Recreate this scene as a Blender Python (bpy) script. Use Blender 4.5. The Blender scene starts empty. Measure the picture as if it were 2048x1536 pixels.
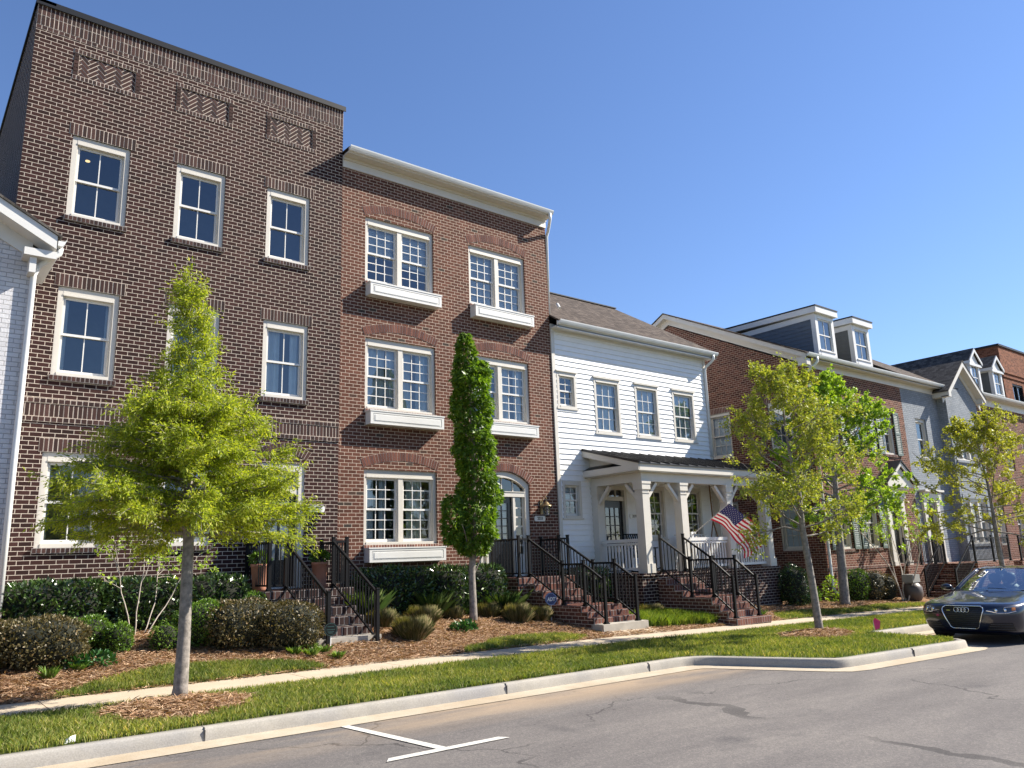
import bpy, bmesh, math, random
import numpy as np
from mathutils import Vector, Matrix, Quaternion

S = bpy.context.scene
COL = S.collection
RAD = math.radians
rnd = random.Random(11)
nr = np.random.default_rng(5)

# ------------------------------------------------------------------ camera
F_PX, PITCH, YAW, ROLL = 1562.37, 0.21866, 0.678968, -0.0349072
fw = Vector((math.sin(YAW)*math.cos(PITCH), math.cos(YAW)*math.cos(PITCH), math.sin(PITCH)))
r0 = Vector((math.cos(YAW), -math.sin(YAW), 0)); u0 = r0.cross(fw)
rt = r0*math.cos(ROLL)+u0*math.sin(ROLL); up = -r0*math.sin(ROLL)+u0*math.cos(ROLL)
cd = bpy.data.cameras.new('camera'); cam = bpy.data.objects.new('camera', cd); COL.objects.link(cam)
cam.matrix_world = Matrix(((rt.x, up.x, -fw.x, 0), (rt.y, up.y, -fw.y, 0), (rt.z, up.z, -fw.z, 0), (0, 0, 0, 1)))
cd.sensor_fit = 'HORIZONTAL'; cd.sensor_width = 36; cd.lens = 36*F_PX/2048
cd.clip_start = 0.1; cd.clip_end = 5000
S.camera = cam

# ------------------------------------------------------------------ light
SUN_EL, SUN_AZ = 38.9, -22.6            # azimuth measured from +X towards +Y
sd = Vector((math.cos(RAD(SUN_EL))*math.cos(RAD(SUN_AZ)), math.cos(RAD(SUN_EL))*math.sin(RAD(SUN_AZ)), math.sin(RAD(SUN_EL))))
W = bpy.data.worlds.new('World'); S.world = W; W.use_nodes = True
wt = W.node_tree; wt.nodes.clear()
sky = wt.nodes.new('ShaderNodeTexSky'); sky.sky_type = 'NISHITA'; sky.sun_disc = False
sky.sun_elevation = RAD(SUN_EL); sky.sun_rotation = math.atan2(sd.x, sd.y)
sky.air_density = 1.2; sky.dust_density = 0.1; sky.ozone_density = 6.5; sky.altitude = 200
tint = wt.nodes.new('ShaderNodeMix'); tint.data_type = 'RGBA'; tint.blend_type = 'MULTIPLY'; tint.inputs[0].default_value = 1; tint.inputs[7].default_value = (1.0, .97, 1.07, 1)
bg = wt.nodes.new('ShaderNodeBackground'); bg.inputs[1].default_value = 0.070
wo = wt.nodes.new('ShaderNodeOutputWorld')
wt.links.new(sky.outputs[0], tint.inputs[6]); wt.links.new(tint.outputs[2], bg.inputs[0]); wt.links.new(bg.outputs[0], wo.inputs[0])
sl = bpy.data.lights.new('sun', 'SUN'); sl.energy = 5.0; sl.angle = RAD(0.5); sl.color = (1.0, 0.93, 0.82)
so = bpy.data.objects.new('sun', sl); COL.objects.link(so)
so.rotation_mode = 'QUATERNION'; so.rotation_quaternion = (-sd).to_track_quat('-Z', 'Y')
so.location = (20, -20, 30)
S.view_settings.view_transform = 'Standard'; S.view_settings.look = 'None'
S.view_settings.exposure = 1.2; S.view_settings.gamma = 1; S.view_settings.use_curve_mapping = False
S.render.engine = 'CYCLES'
S.cycles.max_bounces = 7; S.cycles.transparent_max_bounces = 12; S.cycles.diffuse_bounces = 3
S.cycles.glossy_bounces = 3; S.cycles.transmission_bounces = 4
S.cycles.caustics_reflective = False; S.cycles.caustics_refractive = False
S.cycles.use_denoising = True

# ------------------------------------------------------------------ mesh helpers
class FR:
    """a facade frame: u along the wall, d outwards, v up"""
    def __init__(s, o, u, n, w=(0, 0, 1)):
        s.o, s.u, s.n, s.w = Vector(o), Vector(u), Vector(n), Vector(w)
    def __call__(s, u, d, v):
        return s.o+s.u*u+s.n*d+s.w*v
    def shift(s, d):
        return FR(s.o+s.n*d, s.u, s.n, s.w)
WORLD = FR((0, 0, 0), (1, 0, 0), (0, 1, 0))
def front(y): return FR((0, y, 0), (1, 0, 0), (0, -1, 0))
def left(x): return FR((x, 0, 0), (0, 1, 0), (-1, 0, 0))
def right(x): return FR((x, 0, 0), (0, 1, 0), (1, 0, 0))

class MB:
    def __init__(s): s.v, s.f, s.mi, s.m = [], [], [], 0
    def add(s, vs, fs):
        n = len(s.v); s.v += [tuple(p) for p in vs]
        for f in fs: s.f.append(tuple(i+n for i in f)); s.mi.append(s.m)
    def quad(s, a, b, c, d): s.add([a, b, c, d], [(0, 1, 2, 3)])
    def poly(s, pts): s.add(pts, [tuple(range(len(pts)))])
    def box(s, fr, u0, u1, d0, d1, v0, v1):
        p = [fr(u, d, v) for v in (v0, v1) for d in (d0, d1) for u in (u0, u1)]
        s.add(p, [(0, 2, 3, 1), (4, 5, 7, 6), (0, 1, 5, 4), (2, 6, 7, 3), (0, 4, 6, 2), (1, 3, 7, 5)])
    def prism(s, fr, poly, d0, d1, back=True):
        n = len(poly)
        p = [fr(u, d1, v) for u, v in poly]+[fr(u, d0, v) for u, v in poly]
        fs = [tuple(range(n))]+[(i, i+n, (i+1) % n+n, (i+1) % n) for i in range(n)]
        if back: fs.append(tuple(range(2*n-1, n-1, -1)))
        s.add(p, fs)
    def tube(s, pts, r, n=8, caps=True):
        pts = [Vector(p) for p in pts]; rs = r if isinstance(r, (list, tuple)) else [r]*len(pts)
        vs, fs = [], []; t = (pts[1]-pts[0]).normalized()
        a = t.orthogonal().normalized()
        for i, p in enumerate(pts):
            if 0 < i < len(pts)-1: t2 = ((pts[i+1]-p).normalized()+(p-pts[i-1]).normalized())
            elif i == 0: t2 = pts[1]-pts[0]
            else: t2 = p-pts[i-1]
            if t2.length < 1e-9: t2 = t
            t2.normalize(); a = (a-t2*a.dot(t2))
            if a.length < 1e-6: a = t2.orthogonal()
            a.normalize(); b = t2.cross(a); t = t2
            for k in range(n):
                q = 2*math.pi*k/n; vs.append(p+(a*math.cos(q)+b*math.sin(q))*rs[i])
        for i in range(len(pts)-1):
            for k in range(n):
                fs.append((i*n+k, i*n+(k+1) % n, (i+1)*n+(k+1) % n, (i+1)*n+k))
        if caps: fs += [tuple(range(n-1, -1, -1)), tuple(range((len(pts)-1)*n, len(pts)*n))]
        s.add(vs, fs)
    def bar(s, a, b, w, h, upv=(0, 0, 1)):
        a, b = Vector(a), Vector(b); t = (b-a).normalized(); upv = Vector(upv)
        x = t.cross(upv)
        if x.length < 1e-5: x = t.orthogonal()
        x.normalize(); y = x.cross(t)
        p = [q+x*(sx*w/2)+y*(sy*h/2) for q in (a, b) for sx, sy in ((-1, -1), (1, -1), (1, 1), (-1, 1))]
        s.add(p, [(3, 2, 1, 0), (4, 5, 6, 7), (0, 1, 5, 4), (1, 2, 6, 5), (2, 3, 7, 6), (3, 0, 4, 7)])
    def lathe(s, c, prof, n=20, close=True):
        c = Vector(c); vs, fs = [], []
        for r, z in prof:
            for k in range(n): vs.append(c+Vector((r*math.cos(2*math.pi*k/n), r*math.sin(2*math.pi*k/n), z)))
        for i in range(len(prof)-1):
            for k in range(n): fs.append((i*n+k, i*n+(k+1) % n, (i+1)*n+(k+1) % n, (i+1)*n+k))
        if close: fs += [tuple(range(n-1, -1, -1)), tuple(range((len(prof)-1)*n, len(prof)*n))]
        s.add(vs, fs)

def root_loc(p):
    while p is not None and p.parent is not None: p = p.parent
    return Vector(p.location) if p is not None else Vector((0, 0, 0))

def finish(name, me, mats, parent, smooth):
    for m in (mats if isinstance(mats, (list, tuple)) else [mats]): me.materials.append(m)
    if smooth: me.polygons.foreach_set('use_smooth', [True]*len(me.polygons))
    o = bpy.data.objects.new(name, me); COL.objects.link(o)
    if parent is not None: o.parent = parent
    return o

def obj(name, mb, mats, parent=None, smooth=False, loc=None):
    L = root_loc(parent) if parent is not None else Vector(loc or (0, 0, 0))
    me = bpy.data.meshes.new(name)
    me.from_pydata([(x-L.x, y-L.y, z-L.z) for x, y, z in mb.v], [], mb.f)
    if len(set(mb.mi)) > 1 or (mb.mi and mb.mi[0]): me.polygons.foreach_set('material_index', mb.mi)
    me.update()
    o = finish(name, me, mats, parent, smooth)
    if parent is None: o.location = L
    return o

def np_obj(name, verts, faces, mats, parent=None, smooth=False, loc=(0, 0, 0), mi=None):
    """verts (N,3), faces (M,k) all with the same corner count"""
    L = np.array(root_loc(parent) if parent is not None else loc)
    verts = np.asarray(verts, np.float64)-L; faces = np.asarray(faces, np.int32)
    me = bpy.data.meshes.new(name); k = faces.shape[1]
    me.vertices.add(len(verts)); me.vertices.foreach_set('co', verts.ravel())
    me.loops.add(faces.size); me.loops.foreach_set('vertex_index', faces.ravel())
    me.polygons.add(len(faces)); me.polygons.foreach_set('loop_start', np.arange(0, faces.size, k, dtype=np.int32))
    me.update(calc_edges=True)
    if mi is not None: me.polygons.foreach_set('material_index', np.asarray(mi, np.int32))
    o = finish(name, me, mats, parent, smooth)
    if parent is None: o.location = L
    return o

def thing(name, label, cat, loc, group=None):
    o = bpy.data.objects.new(name, None); COL.objects.link(o); o.location = loc; o.empty_display_size = .3
    o['label'] = label; o['category'] = cat
    if group: o['group'] = group
    return o
def tag(o, label, cat, group=None, kind=None):
    o['label'] = label; o['category'] = cat
    if group: o['group'] = group
    if kind: o['kind'] = kind
    return o
def kind(o, k, label=None):
    o['kind'] = k
    if label: o['label'] = label
    return o
def dup(root, loc, label=None, rotz=0, scale=1):
    r = root.copy(); COL.objects.link(r); r.location = loc; r.rotation_euler = (0, 0, rotz); r.scale = (scale,)*3
    if label: r['label'] = label
    for ch in list(root.children):
        c = ch.copy(); COL.objects.link(c); c.parent = r
        for g in list(ch.children):
            d = g.copy(); COL.objects.link(d); d.parent = c
    return r

# ------------------------------------------------------------------ the ground's height
def kx(X): return float(np.interp(X, [8, 10, 14, 20], [.2, .15, .10, .09]))
def base(X): return -1.57-.0105*X-(.0085*(X-12) if X > 12 else 0)
def gz(X, Y):
    if Y < 8.73: return base(X)-.14
    if Y < 12.14: return base(X)
    return base(X)+kx(X)*(min(Y, 14.8)-12.14)+kx(X)*.4*max(0, min(Y, 20)-14.8)

# ------------------------------------------------------------------ materials
def newmat(name):
    m = bpy.data.materials.new(name); m.use_nodes = True; t = m.node_tree
    return m, t, t.nodes['Principled BSDF'], t.links
def N(t, typ, **kw):
    n = t.nodes.new(typ)
    for k, v in kw.items(): setattr(n, k, v)
    return n
def math_n(t, op, a, b=None):
    n = N(t, 'ShaderNodeMath', operation=op)
    for i, x in enumerate((a, b)):
        if x is None: continue
        if isinstance(x, (int, float)): n.inputs[i].default_value = x
        else: t.links.new(x, n.inputs[i])
    return n.outputs[0]
def ramp(t, fac, stops):
    r = N(t, 'ShaderNodeValToRGB'); e = r.color_ramp.elements
    while len(e) < len(stops): e.new(.5)
    for i, (p, c) in enumerate(stops): e[i].position = p; e[i].color = (*c, 1)
    t.links.new(fac, r.inputs[0]); return r.outputs[0]
def mixc(t, fac, a, b, mode='MIX'):
    n = N(t, 'ShaderNodeMix', data_type='RGBA', blend_type=mode)
    for i, x in ((0, fac), (6, a), (7, b)):
        if isinstance(x, (int, float)): n.inputs[i].default_value = x
        elif isinstance(x, tuple): n.inputs[i].default_value = (*x, 1)
        else: t.links.new(x, n.inputs[i])
    return n.outputs[2]
def noise(t, scale, detail=4, vec=None, rough=.6):
    n = N(t, 'ShaderNodeTexNoise'); n.inputs['Scale'].default_value = scale; n.inputs['Detail'].default_value = detail
    n.inputs['Roughness'].default_value = rough
    if vec is None: vec = N(t, 'ShaderNodeNewGeometry').outputs['Position']
    t.links.new(vec, n.inputs['Vector']); return n.outputs['Fac']
def bump(t, b, h, strength, dist):
    n = N(t, 'ShaderNodeBump'); n.inputs['Strength'].default_value = strength; n.inputs['Distance'].default_value = dist
    t.links.new(h, n.inputs['Height']); t.links.new(n.outputs[0], b.inputs['Normal'])

def plain(name, c, rough=.6, var=.15, scale=6, metal=0, bmp=0, spec=.5, bscale=60):
    m, t, b, L = newmat(name)
    b.inputs['Roughness'].default_value = rough; b.inputs['Metallic'].default_value = metal
    b.inputs['Specular IOR Level'].default_value = spec
    f = noise(t, scale, 5)
    lo = tuple(x*(1-var) for x in c); hi = tuple(min(1, x*(1+var)) for x in c)
    L.new(ramp(t, f, [(.3, lo), (.7, hi)]), b.inputs['Base Color'])
    if bmp: bump(t, b, noise(t, bscale, 3), bmp, .01)
    return m

def wall_uv(t, sx=1, sy=1, ox=0, oy=0, turn=False, roof=False):
    g = N(t, 'ShaderNodeNewGeometry'); p = N(t, 'ShaderNodeSeparateXYZ'); n = N(t, 'ShaderNodeSeparateXYZ')
    t.links.new(g.outputs['Position'], p.inputs[0]); t.links.new(g.outputs['True Normal'], n.inputs[0])
    ax = math_n(t, 'ABSOLUTE', n.outputs[0]); ay = math_n(t, 'ABSOLUTE', n.outputs[1]); az = math_n(t, 'ABSOLUTE', n.outputs[2])
    side = math_n(t, 'GREATER_THAN', ax, ay)
    def pick(f, a, b): return math_n(t, 'ADD', math_n(t, 'MULTIPLY', a, math_n(t, 'SUBTRACT', 1.0, f)), math_n(t, 'MULTIPLY', b, f))
    u = pick(side, p.outputs[0], p.outputs[1])
    if roof: v = pick(side, p.outputs[1], p.outputs[0])
    else: v = pick(math_n(t, 'GREATER_THAN', az, .8), p.outputs[2], p.outputs[1])
    c = N(t, 'ShaderNodeCombineXYZ')
    u = math_n(t, 'ADD', math_n(t, 'MULTIPLY', u, sx), ox); v = math_n(t, 'ADD', math_n(t, 'MULTIPLY', v, sy), oy)
    t.links.new(v if turn else u, c.inputs[0]); t.links.new(u if turn else v, c.inputs[1])
    return c.outputs[0], g

def brick_mat(name, stops, mortar, painted=False, mw=.0062, bmp=.55, ox=0, oy=0):
    m, t, b, L = newmat(name)
    uv, g = wall_uv(t, ox=ox, oy=oy)
    wob = N(t, 'ShaderNodeTexNoise'); wob.inputs['Scale'].default_value = 9; L.new(g.outputs['Position'], wob.inputs['Vector'])
    off = N(t, 'ShaderNodeVectorMath', operation='MULTIPLY_ADD')
    L.new(wob.outputs['Color'], off.inputs[0]); off.inputs[1].default_value = (.007, .007, 0); L.new(uv, off.inputs[2])
    br = N(t, 'ShaderNodeTexBrick'); L.new(off.outputs[0], br.inputs['Vector'])
    br.offset = .5; br.inputs['Scale'].default_value = 1; br.inputs['Brick Width'].default_value = .203
    br.inputs['Row Height'].default_value = .0813; br.inputs['Mortar Size'].default_value = mw; br.inputs['Mortar Smooth'].default_value = .25
    br.inputs['Color1'].default_value = (0, 0, 0, 1); br.inputs['Color2'].default_value = (1, 1, 1, 1); br.inputs['Mortar'].default_value = (.5, .5, .5, 1)
    col = ramp(t, br.outputs['Color'], stops)
    f1 = noise(t, 55, 4); f2 = noise(t, .9, 4); f3 = noise(t, 240, 2)
    col = mixc(t, .42, col, ramp(t, f1, [(.25, (.35, .35, .35)), (.75, (.68, .66, .64))]), 'OVERLAY')
    col = mixc(t, .35, col, ramp(t, f2, [(.3, (.36, .36, .37)), (.7, (.64, .63, .62))]), 'OVERLAY')
    if painted: col = mixc(t, math_n(t, 'MULTIPLY', br.outputs['Fac'], .65), col, tuple(x*.45 for x in stops[0][1]))
    if not painted:
        mo = mixc(t, .5, mortar, ramp(t, f1, [(.3, tuple(x*.72 for x in mortar)), (.7, tuple(min(1, x*1.2) for x in mortar))]))
        col = mixc(t, br.outputs['Fac'], col, mo)
    L.new(col, b.inputs['Base Color']); b.inputs['Roughness'].default_value = .85 if not painted else .6
    b.inputs['Specular IOR Level'].default_value = .12
    h = math_n(t, 'ADD', math_n(t, 'MULTIPLY', math_n(t, 'SUBTRACT', 1.0, br.outputs['Fac']), 1.0), math_n(t, 'ADD', math_n(t, 'MULTIPLY', f1, .55), math_n(t, 'MULTIPLY', f3, .25)))
    bump(t, b, h, bmp, .009)
    return m

def island_mat(name, stops, rough=.85, fine=60, bmp=.35, trans=0, spec=.25, patch=None):
    """colour picked per loose piece (bricks, leaves, blades)"""
    m, t, b, L = newmat(name)
    g = N(t, 'ShaderNodeNewGeometry')
    col = ramp(t, g.outputs['Random Per Island'], stops)
    if patch: 
        sc, lo, hi = patch
        col = mixc(t, 1.0, col, ramp(t, noise(t, sc, 3), [(.35, lo), (.65, hi)]), 'MULTIPLY')
    b.inputs['Roughness'].default_value = rough; b.inputs['Specular IOR Level'].default_value = spec
    if bmp:
        f = noise(t, fine, 4)
        col = mixc(t, .5, col, ramp(t, f, [(.25, (.36, .36, .36)), (.75, (.66, .65, .64))]), 'OVERLAY')
        bump(t, b, f, bmp, .01)
    L.new(col, b.inputs['Base Color'])
    if trans:
        tr = N(t, 'ShaderNodeBsdfTranslucent'); L.new(col, tr.inputs[0]) 
        hue = mixc(t, 1.0, col, (1.25, 1.25, .45), 'MULTIPLY'); L.new(hue, tr.inputs[0])
        mx = N(t, 'ShaderNodeMixShader'); mx.inputs[0].default_value = trans
        L.new(b.outputs[0], mx.inputs[1]); L.new(tr.outputs[0], mx.inputs[2])
        L.new(mx.outputs[0], t.nodes['Material Output'].inputs[0])
    return m

def shingle_mat(name, stops, roof=True):
    m, t, b, L = newmat(name)
    uv, g = wall_uv(t, 1, 1.12, roof=True)
    br = N(t, 'ShaderNodeTexBrick'); L.new(uv, br.inputs['Vector']); br.offset = .37; br.offset_frequency = 2
    br.inputs['Scale'].default_value = 1; br.inputs['Brick Width'].default_value = .17; br.inputs['Row Height'].default_value = .125
    br.inputs['Mortar Size'].default_value = .004; br.inputs['Color1'].default_value = (0, 0, 0, 1); br.inputs['Color2'].default_value = (1, 1, 1, 1)
    br.inputs['Mortar'].default_value = (.3, .3, .3, 1)
    col = ramp(t, br.outputs['Color'], stops)
    f = noise(t, 130, 4); f2 = noise(t, 1.3, 3)
    col = mixc(t, .7, col, ramp(t, f, [(.3, (.34, .34, .34)), (.7, (.68, .66, .64))]), 'OVERLAY')
    col = mixc(t, .4, col, ramp(t, f2, [(.3, (.4, .4, .4)), (.7, (.6, .6, .6))]), 'OVERLAY')
    col = mixc(t, br.outputs['Fac'], col, (.03, .027, .025))
    L.new(col, b.inputs['Base Color']); b.inputs['Roughness'].default_value = .95; b.inputs['Specular IOR Level'].default_value = .15
    bump(t, b, math_n(t, 'ADD', math_n(t, 'SUBTRACT', 1.0, br.outputs['Fac']), math_n(t, 'MULTIPLY', f, .6)), .6, .012)
    return m

def glass_mat(name, tint=(.80, .87, .90), base=.06, k=1.5):
    m, t, b, L = newmat(name); t.nodes.remove(b)
    fr = N(t, 'ShaderNodeFresnel'); fr.inputs[0].default_value = 1.52
    wv = noise(t, 1.6, 2)
    bm = N(t, 'ShaderNodeBump'); bm.inputs['Strength'].default_value = .06; bm.inputs['Distance'].default_value = .05
    L.new(wv, bm.inputs['Height'])
    gl = N(t, 'ShaderNodeBsdfGlossy'); gl.inputs['Roughness'].default_value = .015; L.new(bm.outputs[0], gl.inputs['Normal'])
    gl.inputs[0].default_value = (.95, .97, 1, 1)
    tr = N(t, 'ShaderNodeBsdfTransparent'); tr.inputs[0].default_value = (*tint, 1)
    mx = N(t, 'ShaderNodeMixShader')
    f = math_n(t, 'MINIMUM', math_n(t, 'ADD', math_n(t, 'MULTIPLY', fr.outputs[0], k), base), 1.0)
    L.new(f, mx.inputs[0]); L.new(tr.outputs[0], mx.inputs[1]); L.new(gl.outputs[0], mx.inputs[2])
    L.new(mx.outputs[0], t.nodes['Material Output'].inputs[0])
    return m

M = {}
M['brick_dark'] = brick_mat('dark maroon brick', [(0, (.024, .013, .012)), (.25, (.033, .016, .0145)), (.6, (.041, .019, .017)), (1, (.052, .025, .022))], (.54, .465, .39), mw=.0062)
M['brick_red'] = brick_mat('red brown brick', [(0, (.05, .04, .034)), (.012, (.06, .043, .034)), (.022, (.085, .037, .026)), (.55, (.108, .045, .031)), (1, (.135, .058, .040))], (.54, .44, .35), mw=.0064, ox=.07, oy=.02)
M['brick_warm'] = brick_mat('warm red brick', [(0, (.07, .028, .021)), (.5, (.12, .046, .032)), (1, (.17, .07, .047))], (.46, .37, .29), ox=.03, oy=.05)
M['brick_far'] = brick_mat('brown brick', [(0, (.1, .035, .02)), (.5, (.17, .06, .03)), (1, (.24, .09, .05))], (.3, .17, .11), ox=.03, oy=.05)
M['brick_white'] = brick_mat('white painted brick', [(0, (.56, .56, .58)), (1, (.64, .64, .66))], (.5, .5, .5), painted=True, bmp=1.0)
M['brick_gray'] = brick_mat('grey painted brick', [(0, (.22, .245, .275)), (1, (.28, .305, .335))], (.2, .2, .2), painted=True, bmp=1.0)
M['pc_dark'] = island_mat('dark maroon brick pieces', [(0, (.024, .013, .012)), (.5, (.042, .02, .017)), (1, (.068, .033, .028))])
M['pc_red'] = island_mat('red brown brick pieces', [(0, (.06, .045, .036)), (.05, (.09, .035, .026)), (.6, (.13, .05, .035)), (1, (.17, .068, .047))])
M['pc_warm'] = island_mat('warm brick pieces', [(0, (.08, .032, .024)), (1, (.16, .066, .045))])
M['mortar'] = plain('pale mortar', (.52, .44, .37), .9, .15, 40, bmp=.3)
M['mortar_gray'] = plain('grey mortar', (.3, .27, .25), .9, .15, 40, bmp=.3)
M['trim'] = plain('cream trim paint', (.60, .565, .50), .45, .05, 2, bmp=.04)
M['white'] = plain('white trim paint', (.68, .67, .64), .4, .04, 2, bmp=.04)
M['siding'] = plain('white lap siding paint', (.80, .80, .79), .5, .035, 3, bmp=.12, bscale=25)
M['gutter'] = plain('white gutter metal', (.72, .73, .72), .35, .05, 2)
M['taupe'] = plain('taupe window paint', (.52, .49, .43), .5, .05, 2)
M['coping'] = plain('black metal coping', (.012, .013, .016), .5, .2, 3, spec=.3)
M['seam'] = plain('black standing seam metal', (.014, .014, .015), .38, .25, 3)
M['rail'] = plain('black powder coated aluminium', (.005, .005, .006), .5, .25, 8, spec=.22)
M['door_black'] = plain('black gloss door paint', (.010, .011, .014), .25, .2, 3)
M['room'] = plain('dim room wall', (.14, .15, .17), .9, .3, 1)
M['curtain'] = plain('white curtain cloth', (.86, .88, .87), .9, .08, 4)
M['blind'] = plain('white blind slats', (.80, .83, .85), .7, .06, 3)
M['shutter'] = plain('grey green shutter paint', (.115, .145, .125), .5, .1, 4)
M['gray_side'] = plain('blue grey lap siding', (.105, .125, .15), .6, .08, 5)
M['gray_side2'] = plain('green grey lap siding', (.12, .125, .115), .6, .08, 5)
M['concrete'] = plain('weathered concrete', (.44, .38, .30), .9, .13, 2.2, bmp=.25, bscale=90)
M['step_concrete'] = plain('grey step concrete', (.36, .33, .28), .9, .15, 4, bmp=.25, bscale=90)
M['glass'] = glass_mat('window glass')
M['roof_brown'] = shingle_mat('brown shingles', [(0, (.045, .036, .031)), (.5, (.078, .063, .053)), (1, (.115, .094, .08))])
M['roof_dark'] = shingle_mat('dark grey shingles', [(0, (.04, .037, .035)), (.5, (.075, .068, .062)), (1, (.12, .11, .1))])
M['plate'] = plain('white number plate enamel', (.78, .77, .73), .35, .03, 3)
M['ink'] = plain('black lettering', (.012, .012, .012), .5, .1, 8)
M['brass'] = plain('aged brass', (.28, .21, .11), .4, .3, 12, metal=.8)
M['terracotta'] = plain('terracotta', (.42, .19, .12), .75, .14, 6)
M['bark_gray'] = plain('grey bark', (.22, .195, .17), .9, .45, 14, bmp=.6, bscale=30)
M['bark_pale'] = plain('pale smooth bark', (.42, .36, .30), .85, .25, 14, bmp=.3, bscale=30)
M['bark_dark'] = plain('dark twig bark', (.07, .055, .042), .9, .4, 14)
# ================================================================== GROUND, ROAD, KERB, PAVEMENT
def sheet(name, xs, yfun, ny, zfun, mat, off=0.0):
    vs, fs = [], []
    for x in xs:
        a, b = yfun(x)
        for j in range(ny+1):
            y = a+(b-a)*j/ny; vs.append((x, y, zfun(x, y)+off))
    for i in range(len(xs)-1):
        for j in range(ny): q = i*(ny+1)+j; fs.append((q, q+ny+1, q+ny+2, q+1))
    return np_obj(name, vs, fs, mat)

def asphalt():
    m, t, b, L = newmat('worn asphalt')
    g = N(t, 'ShaderNodeNewGeometry'); P_ = g.outputs['Position']; xyz = N(t, 'ShaderNodeSeparateXYZ'); L.new(P_, xyz.inputs[0])
    st = N(t, 'ShaderNodeMapping'); L.new(P_, st.inputs[0]); st.inputs['Scale'].default_value = (.35, 1.3, 1)
    f1 = noise(t, 1.0, 6, st.outputs[0], .65); f2 = noise(t, 160, 3); f3 = noise(t, 18, 5, None, .7)
    col = ramp(t, f1, [(.28, (.098, .089, .087)), (.5, (.128, .117, .112)), (.72, (.165, .150, .139))])
    col = mixc(t, .75, col, ramp(t, f2, [(.3, (.3, .3, .3)), (.5, (.5, .5, .5)), (.74, (.74, .73, .7))]), 'OVERLAY')
    col = mixc(t, .35, col, ramp(t, f3, [(.3, (.38, .38, .39)), (.7, (.62, .61, .6))]), 'OVERLAY')
    vo = N(t, 'ShaderNodeTexVoronoi'); vo.inputs['Scale'].default_value = 3.2; L.new(P_, vo.inputs['Vector'])
    col = mixc(t, math_n(t, 'LESS_THAN', vo.outputs['Distance'], .045), col, (.05, .047, .047))
    ed = N(t, 'ShaderNodeTexVoronoi', feature='DISTANCE_TO_EDGE'); ed.inputs['Scale'].default_value = .22
    wq = N(t, 'ShaderNodeTexNoise'); wq.inputs['Scale'].default_value = 1.4; wq.inputs['Detail'].default_value = 6; L.new(P_, wq.inputs['Vector'])
    wa = N(t, 'ShaderNodeVectorMath', operation='MULTIPLY_ADD'); L.new(wq.outputs['Color'], wa.inputs[0]); wa.inputs[1].default_value = (1.3, 1.3, 0); L.new(P_, wa.inputs[2]); L.new(wa.outputs[0], ed.inputs['Vector'])
    crk = math_n(t, 'MULTIPLY', math_n(t, 'LESS_THAN', ed.outputs['Distance'], .0035), ramp(t, noise(t, .35, 2), [(.48, (0, 0, 0)), (.56, (1, 1, 1))]))
    col = mixc(t, math_n(t, 'MULTIPLY', crk, .7), col, (.035, .032, .032))
    oil = ramp(t, noise(t, 1.1, 5, None, .55), [(.60, (0, 0, 0)), (.72, (.6, .6, .6))])
    col = mixc(t, oil, col, (.062, .058, .06))
    peb = N(t, 'ShaderNodeTexVoronoi'); peb.inputs['Scale'].default_value = 70; L.new(P_, peb.inputs['Vector'])
    col = mixc(t, .5, col, ramp(t, peb.outputs['Color'], [(.1, (.32, .32, .33)), (.6, (.52, .52, .51)), (.95, (.85, .83, .78))]), 'OVERLAY')
    # sandy silt washed against the gutter
    dy = math_n(t, 'MULTIPLY', math_n(t, 'SUBTRACT', xyz.outputs[1], 7.3), .75)
    silt = math_n(t, 'MULTIPLY', math_n(t, 'MAXIMUM', dy, 0.0), ramp(t, noise(t, .8, 5, st.outputs[0]), [(.42, (0, 0, 0)), (.62, (.9, .9, .9))]))
    col = mixc(t, math_n(t, 'MINIMUM', silt, .85), col, (.40, .29, .18))
    L.new(col, b.inputs['Base Color']); b.inputs['Roughness'].default_value = .9; b.inputs['Specular IOR Level'].default_value = .3
    bump(t, b, math_n(t, 'ADD', f2, f3), .5, .006)
    return m
M['asphalt'] = asphalt()

def kerb_mat(name, lo, hi, stain, joint=0):
    m, t, b, L = newmat(name)
    f = noise(t, 3.5, 5); f2 = noise(t, 70, 4); f3 = noise(t, .7, 4)
    col = ramp(t, f, [(.3, lo), (.7, hi)])
    col = mixc(t, ramp(t, f3, [(.45, (0, 0, 0)), (.7, (.75, .75, .75))]), col, stain)
    col = mixc(t, .5, col, ramp(t, f2, [(.3, (.36, .36, .36)), (.7, (.64, .64, .64))]), 'OVERLAY')
    L.new(col, b.inputs['Base Color']); b.inputs['Roughness'].default_value = .9; b.inputs['Specular IOR Level'].default_value = .25
    bump(t, b, f2, .35, .006)
    return m
M['kerb'] = kerb_mat('kerb concrete', (.29, .27, .235), (.37, .34, .29), (.25, .245, .245))
M['gutter_pan'] = kerb_mat('sandy gutter concrete', (.37, .31, .225), (.44, .38, .295), (.33, .255, .17))
M['pavement'] = kerb_mat('pavement concrete', (.42, .345, .25), (.48, .40, .30), (.385, .32, .24))

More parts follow.
